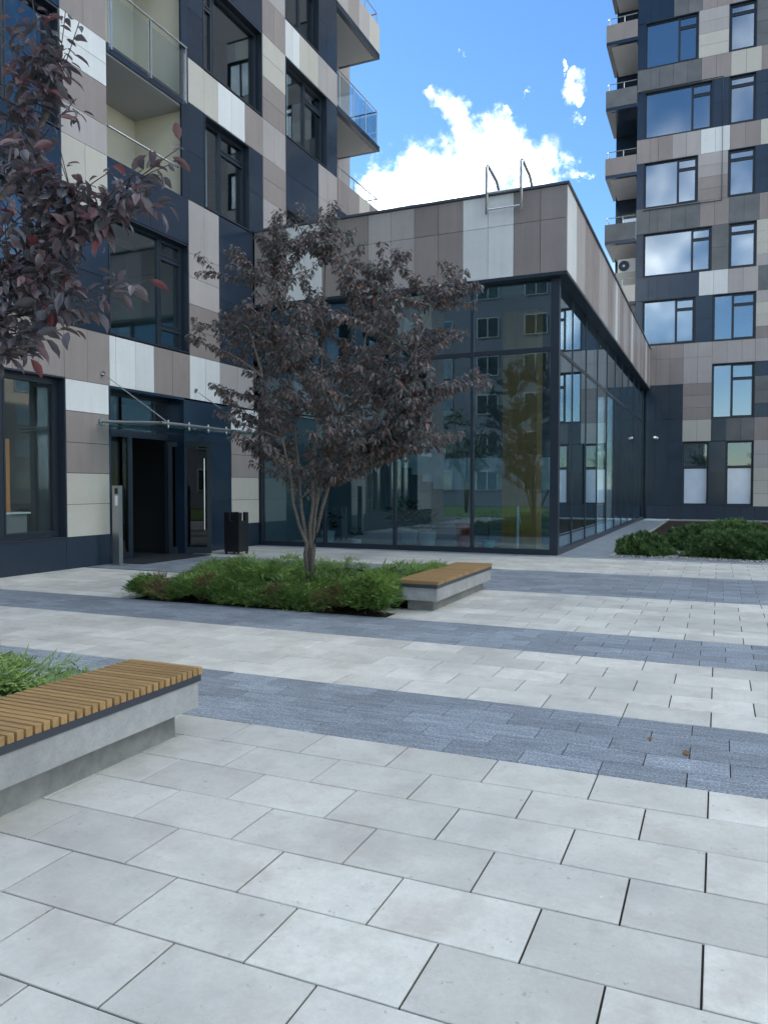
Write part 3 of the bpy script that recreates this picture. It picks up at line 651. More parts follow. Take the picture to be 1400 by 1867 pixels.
MB().box(-10.78, XS+.04, YF-.045, YF+.22, 7.875, 7.928).box(XS-.22, XS+.04, YF+.2201, 37.77, 7.875, 7.928).build('coping', 'coping_metal', pav)
MB().box(-10.78, XS-.223, YF+.2205, 37.77, 7.60, 7.80).build('roof', 'ground_far', pav)
MB().box(-10.78, XS+.005, YF-.01, 37.77, 6.0, 6.068).build('soffit', 'frame_dark', pav)
YG, XG = 16.74, -3.22
fx = [-10.74, -8.92, -7.04, -5.14, -3.34]
for k, x in enumerate(fx[:-1]): MB().box(x-.035, x+.035, YG-.02, YG+.10, .12, 5.999).build('mullion', 'frame_dark', pav)
MB().box(-3.37, XG+.03, YG-.03, YG+.14, 0, 5.999).build('corner_post', 'frame_dark', pav)
MB().box(-10.775, -3.371, YG-.025, YG+.11, 0, .119).build('bottom_rail', 'frame_dark', pav)
for a, b in zip(fx[:-1], fx[1:]):
    MB().box(a+.036, b-.036, YG-.012, YG+.09, 4.43, 4.53).build('transom', 'frame_dark', pav)
    MB().box(a+.036, b-.036, YG+.03, YG+.045, .12, 4.429).build('glass_pane', 'glass_pavilion', pav)
    MB().box(a+.036, b-.036, YG+.03, YG+.045, 4.531, 5.999).build('glass_pane', 'glass_pavilion', pav)
sy = [16.88]+[18.70+2.05*k for k in range(10)]
sy.append(37.74)
for yv in sy[1:-1]: MB().box(XG-.10, XG-.012, yv-.022, yv+.022, .12, 5.999).build('mullion', 'frame_dark', pav)
MB().box(XG-.11, XG+.03, 16.881, 37.74, 0, .119).build('bottom_rail', 'frame_dark', pav)
for a, b in zip(sy[:-1], sy[1:]):
    if b-a < .2: continue
    MB().box(XG-.09, XG-.016, a+.023, b-.023, 4.43, 4.51).build('transom', 'frame_dark', pav)
    MB().box(XG-.045, XG-.03, a+.023, b-.023, .12, 4.429).build('glass_pane', 'glass_pavilion', pav)
    MB().box(XG-.045, XG-.03, a+.023, b-.023, 4.511, 5.999).build('glass_pane', 'glass_pavilion', pav)
MB().box(-10.77, -3.34, 16.86, 37.73, -.05, .02).build('floor', 'lobby_floor', pav)
MB().box(-10.77, -3.34, 16.86, 37.73, 5.75, 5.99).build('ceiling', 'lobby_ceiling', pav)
MB().box(-10.77, -3.9, 27.0, 27.2, .021, 5.749).build('inner_wall', 'room_wall', pav)
MB().box(-10.775, -10.70, 16.87, 37.73, .021, 5.749).build('inner_wall', 'room_wall', pav)
pc = empty('pillar', (-4.4, 18.7, 0)); par(pc, pav)
for a, b in ((-4.86, -4.46), (-4.455, -4.02)):
    for z0, z1 in ((.021, 2.3), (2.305, 4.6), (4.605, 5.749)): MB().box(a, b, 18.35, 18.95, z0, z1).build('cladding_board', 'wood_panel', pc)
# staircase inside
st = empty('staircase', (-7, 20.5, 0), 'pale staircase with stepped solid balustrade inside the glass pavilion', 'staircase')
MB().box(-7.0, -4.1, 20.2, 20.32, 1.42, 2.28).build('balustrade', 'pale_stair', st)
MB().box(-7.0, -4.1, 20.321, 22.0, 1.42, 1.60).build('landing', 'pale_stair', st)
for k in range(9):
    x1 = -7.0-.32*k; z = 1.6+.20*(k+1)
    MB().box(x1-.32, x1, 20.2, 22.0, z-.36, z).build('step', 'pale_stair', st)
    MB().box(x1-.319, x1-.001, 20.2, 20.31, z+.001, z+.78).build('balustrade_panel', 'pale_stair', st)
MB().box(-7.3, -6.75, 20.4, 21.8, .021, 1.419).build('support_wall', 'room_wall', st)
tag(MB().tube([(-4.44, 18.2, .02), (-4.44, 18.2, 1.02)], .035, 12).tube([(-4.44, 18.2, 1.0), (-4.36, 18.2, .62)], .012).build('barrier_post', 'pale_stair'), 'slim pale post standing before the wooden pillar inside the pavilion', 'post')
def foliage_clump(c, n, r, h, size, mat, parent):
    V, Fc, rr = [], [], []
    for i in range(n):
        th = random.uniform(0, 6.28); el = random.uniform(.2, 1.3); d = Vector((math.cos(th)*math.cos(el), math.sin(th)*math.cos(el), math.sin(el)))
        p = Vector(c)+Vector((d.x*r, d.y*r, d.z*h))*random.uniform(.3, 1); s_ = size*random.uniform(.7, 1.3)
        side = d.cross(Vector((0, 0, 1))).normalized()*s_*.22; tip = p+Vector((d.x, d.y, d.z*.3))*s_; mid = (p+tip)/2+Vector((0, 0, s_*.18)); k = len(V)
        V += [tuple(p), tuple(mid+side), tuple(tip), tuple(mid-side)]; Fc.append((k, k+1, k+2, k+3)); rr.append(random.random())
    return np_mesh('leaves', np.array(V), np.array(Fc), mat, parent, rnd=np.array(rr))
def potted(c, label, pot, r0, r1, h, n, fr, fh, size, stem=0.0):
    e = empty('potted_plant', c, label, 'plant', 'potted plants inside the pavilion')
    MB().lathe(c, [(r0, 0), (r1, h), (r1*.86, h), (r1*.8, h-.04)], 24).build('pot', pot, e, smooth=False)
    if stem: MB().tube([(c[0], c[1], c[2]+h-.04), (c[0]+.02, c[1], c[2]+h+stem*.5), (c[0], c[1], c[2]+h+stem)], .014).build('stem', 'bark', e)
    foliage_clump((c[0], c[1], c[2]+h+stem), n, fr, fh, size, 'houseplant', e)
potted((-5.68, 17.75, .02), 'plant in a tall dark red pot behind the pavilion glass', 'pot_red', .16, .19, .62, 14, .10, .18, .16)
potted((-5.12, 18.05, .02), 'small leafy tree in a turquoise pot behind the pavilion glass', 'pot_teal', .13, .17, .17, 70, .30, .32, .16, .40)
potted((-8.28, 17.25, .02), 'small plant in a white pot behind the pavilion glass', 'pot_white', .10, .12, .16, 26, .12, .28, .2)
potted((-6.75, 18.2, .02), 'wide bushy houseplant in a white pot between staircase and red pot', 'pot_white', .18, .22, .3, 120, .42, .6, .28)
potted((-7.4, 18.6, .02), 'tall bushy houseplant in a white pot left of the staircase', 'pot_white', .18, .22, .35, 120, .42, .9, .3)
potted((-9.6, 18.2, .02), 'dark leafy houseplant in a white pot near the pavilion corner', 'pot_white', .16, .2, .3, 60, .3, .6, .24)

# roof ladder
ld = empty('roof_ladder', (-4.32, 16.45, 7.5), 'short stainless steel ladder with hooked rails over the pavilion roof edge', 'ladder')
for x in (-4.71, -3.95):
    MB().tube([(x, 16.36, 7.42), (x, 16.36, 8.45), (x, 16.42, 8.50), (x, 17.15, 8.42), (x, 17.35, 8.28), (x, 17.42, 8.1), (x, 17.42, 7.79)], .034, 10).build('rail', 'steel', ld, smooth=True)
for z in (7.52, 7.88): MB().tube([(-4.71, 16.36, z), (-3.95, 16.36, z)], .022, 8).build('rung', 'steel', ld)

# ------------------------------------------------------------------ right tower (facade plane y = YT)
YT = 37.80
tow = empty('apartment_tower', (3, 42, 0), 'tall block with large sky reflecting windows and corner balconies on the right', 'building')
TF = Facade(lambda u, z, d: (u, YT+.025-d, z), tow)
U = [-3.70, -3.12, -2.75, -2.15, -1.55, -.95, -.35, .25, .86, 1.47, 2.07, 2.67, 3.27, 3.87, 4.47]
def span(z0, z1, codes, a=0): TF.panels(U[a:a+len(codes)+1], [z0, z1], [codes], proud=.025)
span(.0, .62, 'PPPPPPPPPPPPP', 1)
# dark lower wall
TF.panels([-3.16, -2.75, -2.15, -1.57], [.62, 1.9, 3.57, 4.6, 5.4, 6.2], ['DDD']*5)
TF.panels([-.44, .25], [.62, 2.1, 3.55], ['D', 'D'])
TF.panels([-.95, -.35, .25, .86, 1.40], [3.57, 4.58], ['.DGG'])
TF.panels([-1.57, -.96, -.36], [3.57, 4.55], ['CC'])
TF.panels([-1.57, -.36], [4.55, 5.1, 5.66, 6.2], ['T', 'T', 'T'])
TF.panels([-3.16, -2.75, -2.15, -1.57, -.96, -.36], [6.2, 7.39, 8.05], ['TTTLL', 'TTTLL'])
TF.panels([-.36, .25, .86, 1.40, 2.07, 2.67, 3.27, 3.87, 4.47], [7.05, 8.05], ['LLLLLTTC'])
for a, b in ((-1.56, -.45), (.27, 1.38)):
    w = TF.window(a, b, .64, 3.55, fw=.06, gl='glass_facade', room='room_dark', depth=2.0)
    MB().fbox(TF.f, a+.08, b-.08, 2.33, 2.45, -.21, -.13).build('transom', 'frame_dark', w)
    MB().fbox(TF.f, a+.085, b-.085, .73, 2.32, -.166, -.158).build('frosted_film', 'film_white', w)
for k, q_ in enumerate(('nearest', 'middle', 'farthest')): tag(MB().box(-.95, .2, 39.1+.18*k, 39.14+.18*k, 2.9, 2.93).build('ceiling_lamp', 'lamp_warm'), q_+' of three warm lamp strips seen through the window under the cream panels', 'lamp', 'warm ceiling lamp strips')
TF.panels([1.40, 2.67, 3.87, 4.47], [.62, 1.2, 1.78, 2.36, 2.94, 3.57], ['CCT', 'CCT', 'CLT', 'LLC', 'LLC'])
TF.panels([1.40, 2.07, 2.67, 3.27, 3.87, 4.47], [3.57, 4.58], ['TTLLT'])
TF.panels([1.40, 2.67, 3.87, 4.47], [4.58, 5.2, 5.8, 6.4, 7.05], ['DDL', 'GGL', 'GDT', 'DDT'])
TF.window(-.34, 1.38, 4.60, 7.03, bars=(.45,), trans=((1, 6.35),), gl='glass_tower', room='room_wall', depth=1.2)
# storeys: sill z, head z, spandrel codes above, window A right end, A bar, window B range and bar, pier rows, right rows
st_ = [
 (8.08, 10.13, 'DDDDDWWLLGTTLL', -1.11, -1.93, (-.34, 1.38, .45), ((-1.08, -.37), ['D', 'D']), ['T', 'C', 'C', 'L']),
 (11.26, 13.22, 'GGGGGTTGGTTLLT', -.47, -1.28, (.27, 1.36, None), ((-.44, .25), ['G', 'G']), ['L', 'C', 'C', 'C']),
 (14.42, 16.46, 'TTTLLWWTTCCTTL', -1.08, -1.92, (.20, 1.28, None), ((-1.05, .18), ['T', 'T', 'L', 'L']), ['D', 'D', 'D']),
 (17.60, 19.68, 'GGGGGTTCCTTGGL', -.50, -1.34, (.19, 1.26, None), ((-.47, .17), ['D', 'D']), ['D', 'D', 'D', 'D']),
 (20.78, 22.82, 'DDDGGTTTTGGTTC', -1.12, -1.93, (.17, 1.24, None), ((-1.09, .15), ['C', 'C', 'L', 'L']), ['G', 'G', 'G', 'G']),
 (23.95, 26.0, 'TTTLLGGDDTTCCL', -.50, -1.34, (.17, 1.24, None), ((-.47, .15), ['D', 'D']), ['L', 'L', 'C', 'C'])]
for i, (z0, z1, codes, ar, abar, (b0, b1, bb), ((p0, p1), prow), rrow) in enumerate(st_):
    top = st_[i+1][0]-.0 if i+1 < len(st_) else z1+1.1
    span(z1+.02, top-.03, codes)
    TF.window(-3.36, ar, z0, z1, bars=(abar,), trans=((1, z1-.50),), gl='glass_tower', room='room_wall', depth=1.3, setback=.10,
              curtain=[(-3.3, abar-.05)] if i in (2, 3) else [(-3.3, -2.6), (abar+.1, abar+.4)])
    TF.panels([-3.70, -3.38], [z0-.03, z1+.02], ['D'], proud=-.06)
    if bb: TF.window(b0, b1, z0, z1, bars=(bb,), trans=((1, z1-.50),), gl='glass_tower', room='room_wall', depth=1.3, setback=.10)
    else: TF.window(b0, b1, z0, z1, trans=((0, z1-.42),), gl='glass_tower', room='room_wall', depth=1.3, setback=.10, curtain=[(b0+.05, b1-.05)] if i in (2,) else None)
    n = len(prow); TF.panels([p0, p1], [z0-.03+(z1-z0+.05)*k/n for k in range(n+1)], prow)
    n = len(rrow); TF.panels([b1+.02, 2.67], [z0-.03+(z1-z0+.05)*k/n for k in range(n+1)], rrow)
    TF.window(2.7, 4.44, z0, z1, bars=(3.6,), gl='glass_tower', room='room_wall', depth=1.3, setback=.10)
TF.finish()
MB().tube([(-3.4, YT-.03, 14.30), (-.06, YT-.03, 14.30), (-.06, YT-.03, 19.74), (-3.68, YT-.03, 19.74)], .022, 6).build('cable_duct', 'frame_dark', tow)
for z, code, sof in ((10.05, 'panel_cream', 1), (12.95, 'panel_grey', 1), (16.03, 'panel_taupe', 1), (19.17, 'panel_grey', 0), (22.2, 'panel_taupe', 1), (25.35, 'panel_grey', 1)):
    bl = empty('balcony', (-4.4, 39.3, z)); par(bl, tow)
    h = .92 if z > 12 else .9
    MB().box(-5.11, -3.72, YT-.01, 40.85, z-.02, z+.13).build('slab', 'panel_dark', bl)
    MB().box(-4.9, -3.75, YT+.18, 40.80, z-.034, z-.022).build('soffit', 'plaster_grey' if sof else 'panel_dark', bl)
    MB().box(-5.11, -3.715, YT-.02, YT+.02, z+.135, z+h).build('parapet_panel', code, bl)
    MB().box(-5.12, -5.08, YT+.021, 40.85, z+.135, z+h).build('parapet_panel', code, bl)
    r = MB().tube([(-3.74, YT+.08, z+h+.32), (-4.98, YT+.08, z+h+.32), (-5.04, YT+.16, z+h+.32), (-5.04, 40.8, z+h+.32)], .02, 8)
    for p in ((-4.98, YT+.08), (-5.04, YT+.5), (-5.04, YT+1.6), (-4.3, YT+.08)): r.tube([(p[0], p[1], z+h-.02), (p[0], p[1], z+h+.32)], .016, 6)
    r.build('railing', 'steel_brushed', bl)
    w = MB().box(-4.75, -3.85, 40.80, 40.846, z+.2, z+2.4).build('door', 'frame_dark', bl); MB().box(-4.65, -3.95, 40.785, 40.799, z+.35, z+2.3).build('pane', 'glass_tower', w)
ac = empty('air_conditioner', (-4.2, 39.0, 11.9), 'white outdoor air conditioner unit on the lowest visible corner balcony of the tower', 'air conditioner')
MB().box(-4.65, -3.82, 39.0, 39.32, 11.86, 12.52).build('casing', 'plastic_white', ac)
MB().tube([(-4.36, 38.998, 12.19), (-4.36, 38.97, 12.19)], .25, 24).build('fan_grille', 'frame_dark', ac)
MB().tube([(-4.36, 38.968, 12.19), (-4.36, 38.955, 12.19)], .06, 12).build('hub', 'plastic_white', ac)
MB().box(-4.72, -3.76, 38.9, 39.4, 10.95, 11.859).build('ledge', 'panel_cream', ac)
MB().box(-3.70, 14, YT+.25, 60, 0, 32).box(-5.0, -3.701, 40.86, 60, 0, 32).build('core', 'panel_dark', tow)
MB().box(4.48, 14, YT+.02, YT+.24, 0, 32).box(-3.7, 4.479, YT+.02, YT+.24, 27.2, 32).build('outer_wall', 'panel_taupe', tow)
sc = empty('security_camera', (-2.74, YT-.1, 3.75), 'small white security camera on the navy wall near the pavilion glass', 'camera')
MB().tube([(-2.74, YT-.002, 3.80), (-2.74, YT-.05, 3.80)], .05, 12).build('mount', 'plastic_white', sc)
MB().tube([(-2.80, YT-.06, 3.80), (-2.62, YT-.24, 3.74)], [.065, .055], 14).build('housing', 'plastic_white', sc, smooth=True)

# ------------------------------------------------------------------ benches
def bench(y1, dz, dx, label):
    x0, x1, L = -3.42+dx, -2.87+dx, 2.40
    e = empty('slatted_bench', ((x0+x1)/2, y1-L/2, 0), label, 'bench', 'timber topped concrete benches beside the planting beds')
    MB().cbox(x0+.12, x1-.10, y1-L+.14, y1-.14, -.03, .148+dz, .004).build('plinth', 'concrete_plinth', e)
    MB().box(x0+.10, x1-.075, y1-L+.11, y1-.11, .149+dz, .160+dz).build('shadow_gap', 'cavity', e)
    MB().cbox(x0+.03, x1-.012, y1-L+.03, y1-.03, .161+dz, .318+dz, .005).build('concrete_block', 'concrete', e)
    MB().box(x0+.01, x1-.004, y1-L+.01, y1-.01, .3185+dz, .358+dz).build('steel_frame', 'steel_anthracite', e)
    me = None; n = int(L/.0505)
    for k in range(n):
        yv = y1-.018-.0505*k
        if me is None:
            o = MB().cbox(x0, x1, -.0175, .0175, 0, .042, .002).build('slat', 'wood_slat'); me = o.data
        else:
            o = bpy.data.objects.new('slat', me); COL.objects.link(o)
        o.location = (random.gauss(0, .0012), yv, .3585+dz); par(o, e)
bench(3.806, 0, 0, 'near timber slat bench on a concrete base at the left edge')
bench(10.93, -.03, -.17, 'far timber slat bench on a concrete base at the end of the tree bed')

# ------------------------------------------------------------------ trees
def leaves_mesh(name, pos, dirs, size, mat, parent, kind=None, wide=.46, rnd=None, cup=.10):
    """pos, dirs (n,3); each leaf a folded pointed blade of 6 quads/tris"""
    n = len(pos); d = dirs/np.linalg.norm(dirs, axis=1, keepdims=True)
    up = np.tile(np.array([[0, 0, 1.0]]), (n, 1))+rng.normal(0, .45, (n, 3))
    s = np.cross(d, up); s /= np.linalg.norm(s, axis=1, keepdims=True)+1e-9
    nrm = np.cross(s, d)
    L = size[:, None]
    st = [(0.0, 0.0, 0.0), (.22, .34, .0), (.5, .5, -.02), (.78, .30, -.07), (1.0, 0.0, -.16)]
    V = []
    def P(a, b, c): return pos+d*L*a+s*L*wide*b+nrm*L*c
    V.append(P(0, 0, 0))
    for a, b, c in st[1:4]: V += [P(a, b, c+cup), P(a, 0, c), P(a, -b, c+cup)]
    V.append(P(1, 0, -.16))
    V = np.stack(V, 1)  # n,11,3
    q = [(0,1,2),(0,2,3),(1,4,5),(1,5,2),(2,5,6),(2,6,3),(4,7,8),(4,8,5),(5,8,9),(5,9,6),(7,10,8),(8,10,9)]
    Fc = (np.array(q)[None]+np.arange(n)[:, None, None]*11).reshape(-1, 3)
    r = rng.random(n) if rnd is None else rnd
    return np_mesh(name, V.reshape(-1, 3), Fc, mat, parent, rnd=np.repeat(r, len(q)), kind=kind)
def bez(a, b, bend, n=7):
    a, b = np.array(a, float), np.array(b, float); c = (a+b)/2+np.array(bend, float)
    t = np.linspace(0, 1, n)[:, None]; return (1-t)**2*a+2*t*(1-t)*c+t*t*b
def shoot_leaves(path, per_m, droop, start=.25, size=(.075, .12)):
    """leaf positions and directions along a twig"""
    seg = np.diff(path, axis=0); ln = np.linalg.norm(seg, axis=1); tot = ln.sum(); n = max(3, int(tot*(1-start)*per_m))
    ts = start+(1-start)*rng.random(n)**.85; cum = np.concatenate([[0], np.cumsum(ln)])/tot
    idx = np.clip(np.searchsorted(cum, ts)-1, 0, len(seg)-1); f = ((ts-cum[idx])/(cum[idx+1]-cum[idx]+1e-9))[:, None]
    p = path[idx]+seg[idx]*f; t = seg[idx]/ln[idx][:, None]
    o = rng.normal(0, 1, (n, 3)); o -= (o*t).sum(1, keepdims=True)*t; o /= np.linalg.norm(o, axis=1, keepdims=True)
    d = o*.8+t*.45+np.array([0, 0, -droop]); pet = o*.025+t*.01
    return p+pet, d, rng.uniform(*size, n)
def grow_tree(name, base, stems, tips, label, mat, per_m=100, droop=.95, twig=3, size=(.042, .092), group=None, barkmat='bark', splits=(.35, .95), r0=.035, lr=.014):
    e = empty(name, base, label, 'tree', group)
    tk = MB()
    for s in stems:
        pts = [Vector(p) for p in s]; n = len(pts); rr = [max(.008, r0*(1-.72*i/(n-1))) for i in range(n)]
        tk.tube(pts, rr, 9)
    P, D, S = [], [], []
    limb = MB()
    knots = np.array([p for s in stems for p in s[len(s)//2:]])
    for tip in tips:
        tip = np.array(tip); dv = tip-knots
        cost = np.linalg.norm(dv, axis=1)+np.maximum(0, (knots[:, 2]-tip[2]+.25))*2.2
        kn = knots[np.argsort(cost)[random.choice((0, 0, 1))]]
        L = np.linalg.norm(tip-kn)
        path = bez(kn, tip, (random.gauss(0, .05*L), random.gauss(0, .05*L), random.uniform(-.02, .14)*L))
        limb.tube([tuple(q) for q in path], [max(.0025, lr*min(1, L)*(1-.8*i/6)) for i in range(7)], 5)
        a, b_, c = shoot_leaves(path, per_m, droop, .22 if L > .7 else .05, size); P.append(a); D.append(b_); S.append(c)
        for k in range(twig):
            t0 = random.uniform(.25, .95); q = path[int(t0*6)]; dr = (tip-kn)/L
            o = rng.normal(0, 1, 3); o[2] = abs(o[2])*.5-.05; v = dr*.7+o*.75; v /= np.linalg.norm(v); ll = random.uniform(*splits)*.55
            p2 = bez(q, q+v*ll, (0, 0, .03), 5)
            limb.tube([tuple(x) for x in p2], [.006, .005, .004, .003, .002], 4, cap=False)
            a, b_, c = shoot_leaves(p2, per_m*1.1, droop, .1, size); P.append(a); D.append(b_); S.append(c)
    tk.build('trunk', 'bark', e, smooth=True); limb.build('branch', barkmat, e, smooth=True)
    P, D, S = np.concatenate(P), np.concatenate(D), np.concatenate(S)
    return e, P, D, S
# --- purple leaved tree in the far bed
def T(x, y, Y): return tuple(hit(x, y, 1, Y))
B = (-5.28, 9.50, 0)
def stem(pts): return [(B[0]+random.uniform(-.05, .05), B[1]+random.uniform(-.06, .06), -.02)]+[T(*p) for p in pts]
stems = [stem([(557, 1010, 9.45), (560, 991, 9.43), (546, 961, 9.38), (535, 918, 9.3), (531, 876, 9.22), (515, 800, 9.1), (480, 690, 9.0), (455, 600, 9.0)]),
         stem([(561, 1005, 9.52), (558, 975, 9.5), (551, 938, 9.5), (547, 897, 9.52), (545, 860, 9.55), (535, 760, 9.7), (520, 640, 9.75), (510, 520, 9.7)]),
         stem([(566, 1010, 9.5), (565, 961, 9.52), (571, 914, 9.55), (569, 870, 9.6), (580, 760, 9.75), (590, 620, 9.8), (593, 480, 9.7)]),
         stem([(570, 1005, 9.58), (572, 950, 9.66), (579, 914, 9.75), (588, 876, 9.85), (600, 830, 9.95), (640, 720, 10.1), (670, 600, 10.1), (690, 520, 10.0)]),
         stem([(572, 1000, 9.46), (578, 965, 9.4), (588, 925, 9.33), (599, 888, 9.25), (640, 830, 9.15), (700, 740, 9.05), (750, 650, 9.1), (790, 560, 9.2)]),
         stem([(569, 1010, 9.62), (573, 960, 9.8), (577, 905, 10.0), (590, 860, 10.2), (620, 760, 10.4), (640, 640, 10.5)])]
tip_px = [(871, 512, 9.3), (851, 604, 9.2), (820, 560, 9.4), (782, 653, 9.1), (880, 706, 9.2), (840, 700, 9.3), (786, 751, 9.0), (843, 790, 9.2), (800, 770, 9.4), (808, 814, 9.3), (696, 836, 9.2), (640, 866, 9.2),
          (745, 456, 9.5), (700, 488, 9.6), (676, 480, 9.9), (656, 456, 9.6), (595, 390, 9.6), (611, 427, 9.4), (505, 382, 9.6), (530, 392, 9.8), (407, 456, 9.3), (375, 496, 9.2), (367, 592, 9.0), (342, 618, 9.0),
          (395, 710, 8.9), (395, 752, 9.0), (420, 798, 9.1), (444, 810, 9.2), (497, 858, 9.2), (480, 441, 9.5), (560, 440, 9.8), (790, 520, 9.6), (830, 505, 9.5), (720, 540, 9.3), (450, 500, 9.2), (430, 560, 9.4),
          (545, 860, 9.0), (600, 850, 9.0), (570, 835, 8.8), (660, 800, 8.8), (730, 800, 9.0), (760, 700, 8.9), (470, 420, 9.7), (640, 500, 9.2), (585, 420, 9.7), (600, 450, 9.5), (515, 430, 9.4), (500, 470, 9.7)]
tip_px += [(800, 708, 9.1), (830, 712, 9.4), (770, 715, 9.3), (760, 790, 9.1), (790, 800, 9.5), (825, 795, 9.0), (750, 820, 9.2), (720, 815, 9.4), (770, 760, 9.5), (740, 755, 8.9), (850, 520, 9.5), (810, 540, 9.2), (830, 600, 9.5), (800, 625, 9.3), (760, 600, 9.0), (520, 400, 9.5), (495, 410, 9.8), (600, 405, 9.7), (588, 440, 9.3), (660, 480, 9.4), (690, 510, 9.7), (735, 490, 9.6)]
tips = [T(*p) for p in tip_px]
while len(tips) < 172:
    x, y = random.uniform(385, 800), random.uniform(470, 845)
    if ((x-600)/215)**2+((y-650)/200)**2 > 1: continue
    if y > 760 and abs(x-590) > 170: continue
    tips.append(T(x, y, 9.55+random.uniform(-1.25, 1.25)*math.sqrt(max(.05, 1-((x-600)/230)**2))))
e, P, D, S = grow_tree('purple_leaf_tree', B, stems, tips, 'purple leaved multi stem tree growing from the juniper bed by the entrance', 'leaf_purple')
big = np.argsort(-S)[:0]
leaves_mesh('crown', P, D, S, 'leaf_purple', e, kind='stuff')
# --- purple leaved tree in the near bed: trunk stands left of the frame, branches hang into it
B2 = (-5.35, 2.55, 0)
def A(x, y, dist):
    d = ray(x, y); return tuple(CAM+d*dist)
stems2 = [[(B2[0]+.04*k, B2[1]+.03*k, -.02), (B2[0]+.05*k, B2[1]+.1*k, .7), (B2[0]+.14*k, B2[1]+.2*k, 1.5)]+q for k, q in (
    (1, [(-4.75, 2.75, 1.95), (-4.2, 2.85, 2.3), (-3.55, 2.95, 2.6), A(150, 430, 4.0)]),
    (2, [(-4.75, 2.95, 2.1), (-4.25, 3.1, 2.7), (-3.75, 3.2, 3.2), A(90, 200, 4.3)]),
    (-1, [(-5.3, 2.3, 2.2), (-5.1, 2.2, 3.0), (-4.7, 2.4, 3.7), (-4.3, 2.6, 4.3)]),
    (-2, [(-5.8, 2.1, 2.2), (-6.0, 1.9, 3.0), (-6.1, 1.9, 3.9)]),
    (0, [(-5.35, 2.9, 2.2), (-5.2, 3.2, 3.1), (-5.0, 3.5, 3.9)]))]
near_px = [(330, 268, 3.7), (310, 300, 3.75), (300, 370, 3.7), (270, 345, 3.7), (205, 310, 3.8), (268, 512, 3.6), (215, 545, 3.65), (180, 560, 3.7), (130, 600, 3.7), (100, 570, 3.7), (60, 620, 3.7), (20, 655, 3.7), (75, 650, 3.6),
           (145, 40, 4.1), (120, 100, 4.1), (120, 20, 4.2), (60, 60, 4.2), (30, 30, 4.3), (90, 150, 4.1), (40, 140, 4.1), (100, 230, 4.0), (50, 250, 4.0), (20, 200, 4.1), (80, 300, 3.9), (30, 320, 3.9),
           (150, 400, 3.8), (110, 440, 3.8), (60, 430, 3.8), (20, 480, 3.8), (60, 500, 3.7), (120, 500, 3.7), (30, 560, 3.7), (90, 380, 3.9), (0, 600, 3.7), (220, 390, 3.8), (190, 440, 3.8), (140, 180, 4.05), (0, 120, 4.2), (0, 400, 3.9), (-60, 300, 4.0), (-60, 500, 3.9), (-80, 100, 4.3),
           (60, 0, 4.2), (15, 80, 4.2), (75, 110, 4.15), (35, 230, 4.05), (70, 190, 4.1), (110, 290, 3.95), (45, 380, 3.85), (90, 530, 3.7), (15, 520, 3.75), (110, 480, 3.75), (45, 590, 3.7), (80, 610, 3.65), (110, 560, 3.75), (35, 500, 3.8), (70, 460, 3.8), (10, 440, 3.85), (30, 620, 3.65), (130, 530, 3.7), (90, 440, 3.8), (130, 420, 3.85), (170, 410, 3.8), (50, 540, 3.75), (15, 280, 4.0), (60, 340, 3.95), (20, 350, 3.9), (100, 340, 3.9), (55, 160, 4.1), (90, 60, 4.2), (240, 350, 3.75), (260, 310, 3.75)]
tips2 = [A(*p) for p in near_px]
while len(tips2) < 134:
    v = rng.normal(0, 1, 3); v /= np.linalg.norm(v); v *= rng.random()**.33
    p = np.array([-5.5, 2.5, 3.5])+v*np.array([1.9, 1.7, 1.6])
    if p[2] < 2.0: continue
    px, py, z = proj(p)
    if z > 0 and px > -150: continue
    tips2.append(tuple(p))
e2, P2, D2, S2 = grow_tree('purple_leaf_tree', B2, stems2, tips2, 'purple leaved tree whose branches hang into the upper left corner', 'leaf_near', per_m=34, droop=.6, twig=1, size=(.05, .12), r0=.05, splits=(.2, .5), lr=.009, barkmat='bark_dark')
px = np.array([proj(p) for p in P2]); front = (px[:, 2] > .5) & (px[:, 0] > -20) & (px[:, 0] < 420) & (px[:, 1] > -20)
score = np.where(front, S2/np.maximum(px[:, 2], .3), 0); order = np.argsort(-score)
pick = order[:300]; rest = order[300:]
leaves_mesh('crown', P2[rest], D2[rest], S2[rest], 'leaf_near', e2, kind='stuff')
# the 300 largest leaves in view are objects of their own; shoots ends are red
variants = []
for vi in range(6):
    for mt in ('leaf_near', 'leaf_red'):
        o = leaves_mesh('leaf', np.zeros((1, 3)), np.array([[1.0, 0, 0]]), np.array([1.0]), mt, None, cup=random.uniform(.04, .16), wide=random.uniform(.36, .46))
        variants.append((mt, o.data)); bpy.data.objects.remove(o)
tipsA = np.array(tips2[:74])
redtip = set(random.sample(range(74), 18))
for i in pick:
    p, d = P2[i], D2[i]/np.linalg.norm(D2[i])
    nt = np.argmin(np.linalg.norm(tipsA-p, axis=1)); dist = np.linalg.norm(tipsA[nt]-p)
    mt = 'leaf_red' if (nt in redtip and dist < .15 and random.random() < .7) else 'leaf_near'
    me = random.choice([m for k, m in variants if k == mt])
    o = bpy.data.objects.new('leaf', me); COL.objects.link(o)
    q = Vector(d).to_track_quat('X', 'Z')
    o.rotation_mode = 'QUATERNION'; o.rotation_quaternion = q @ Matrix.Rotation(random.gauss(0, .7), 3, 'X').to_quaternion()
    o.location = p; o.scale = (S2[i],)*3; par(o, e2)

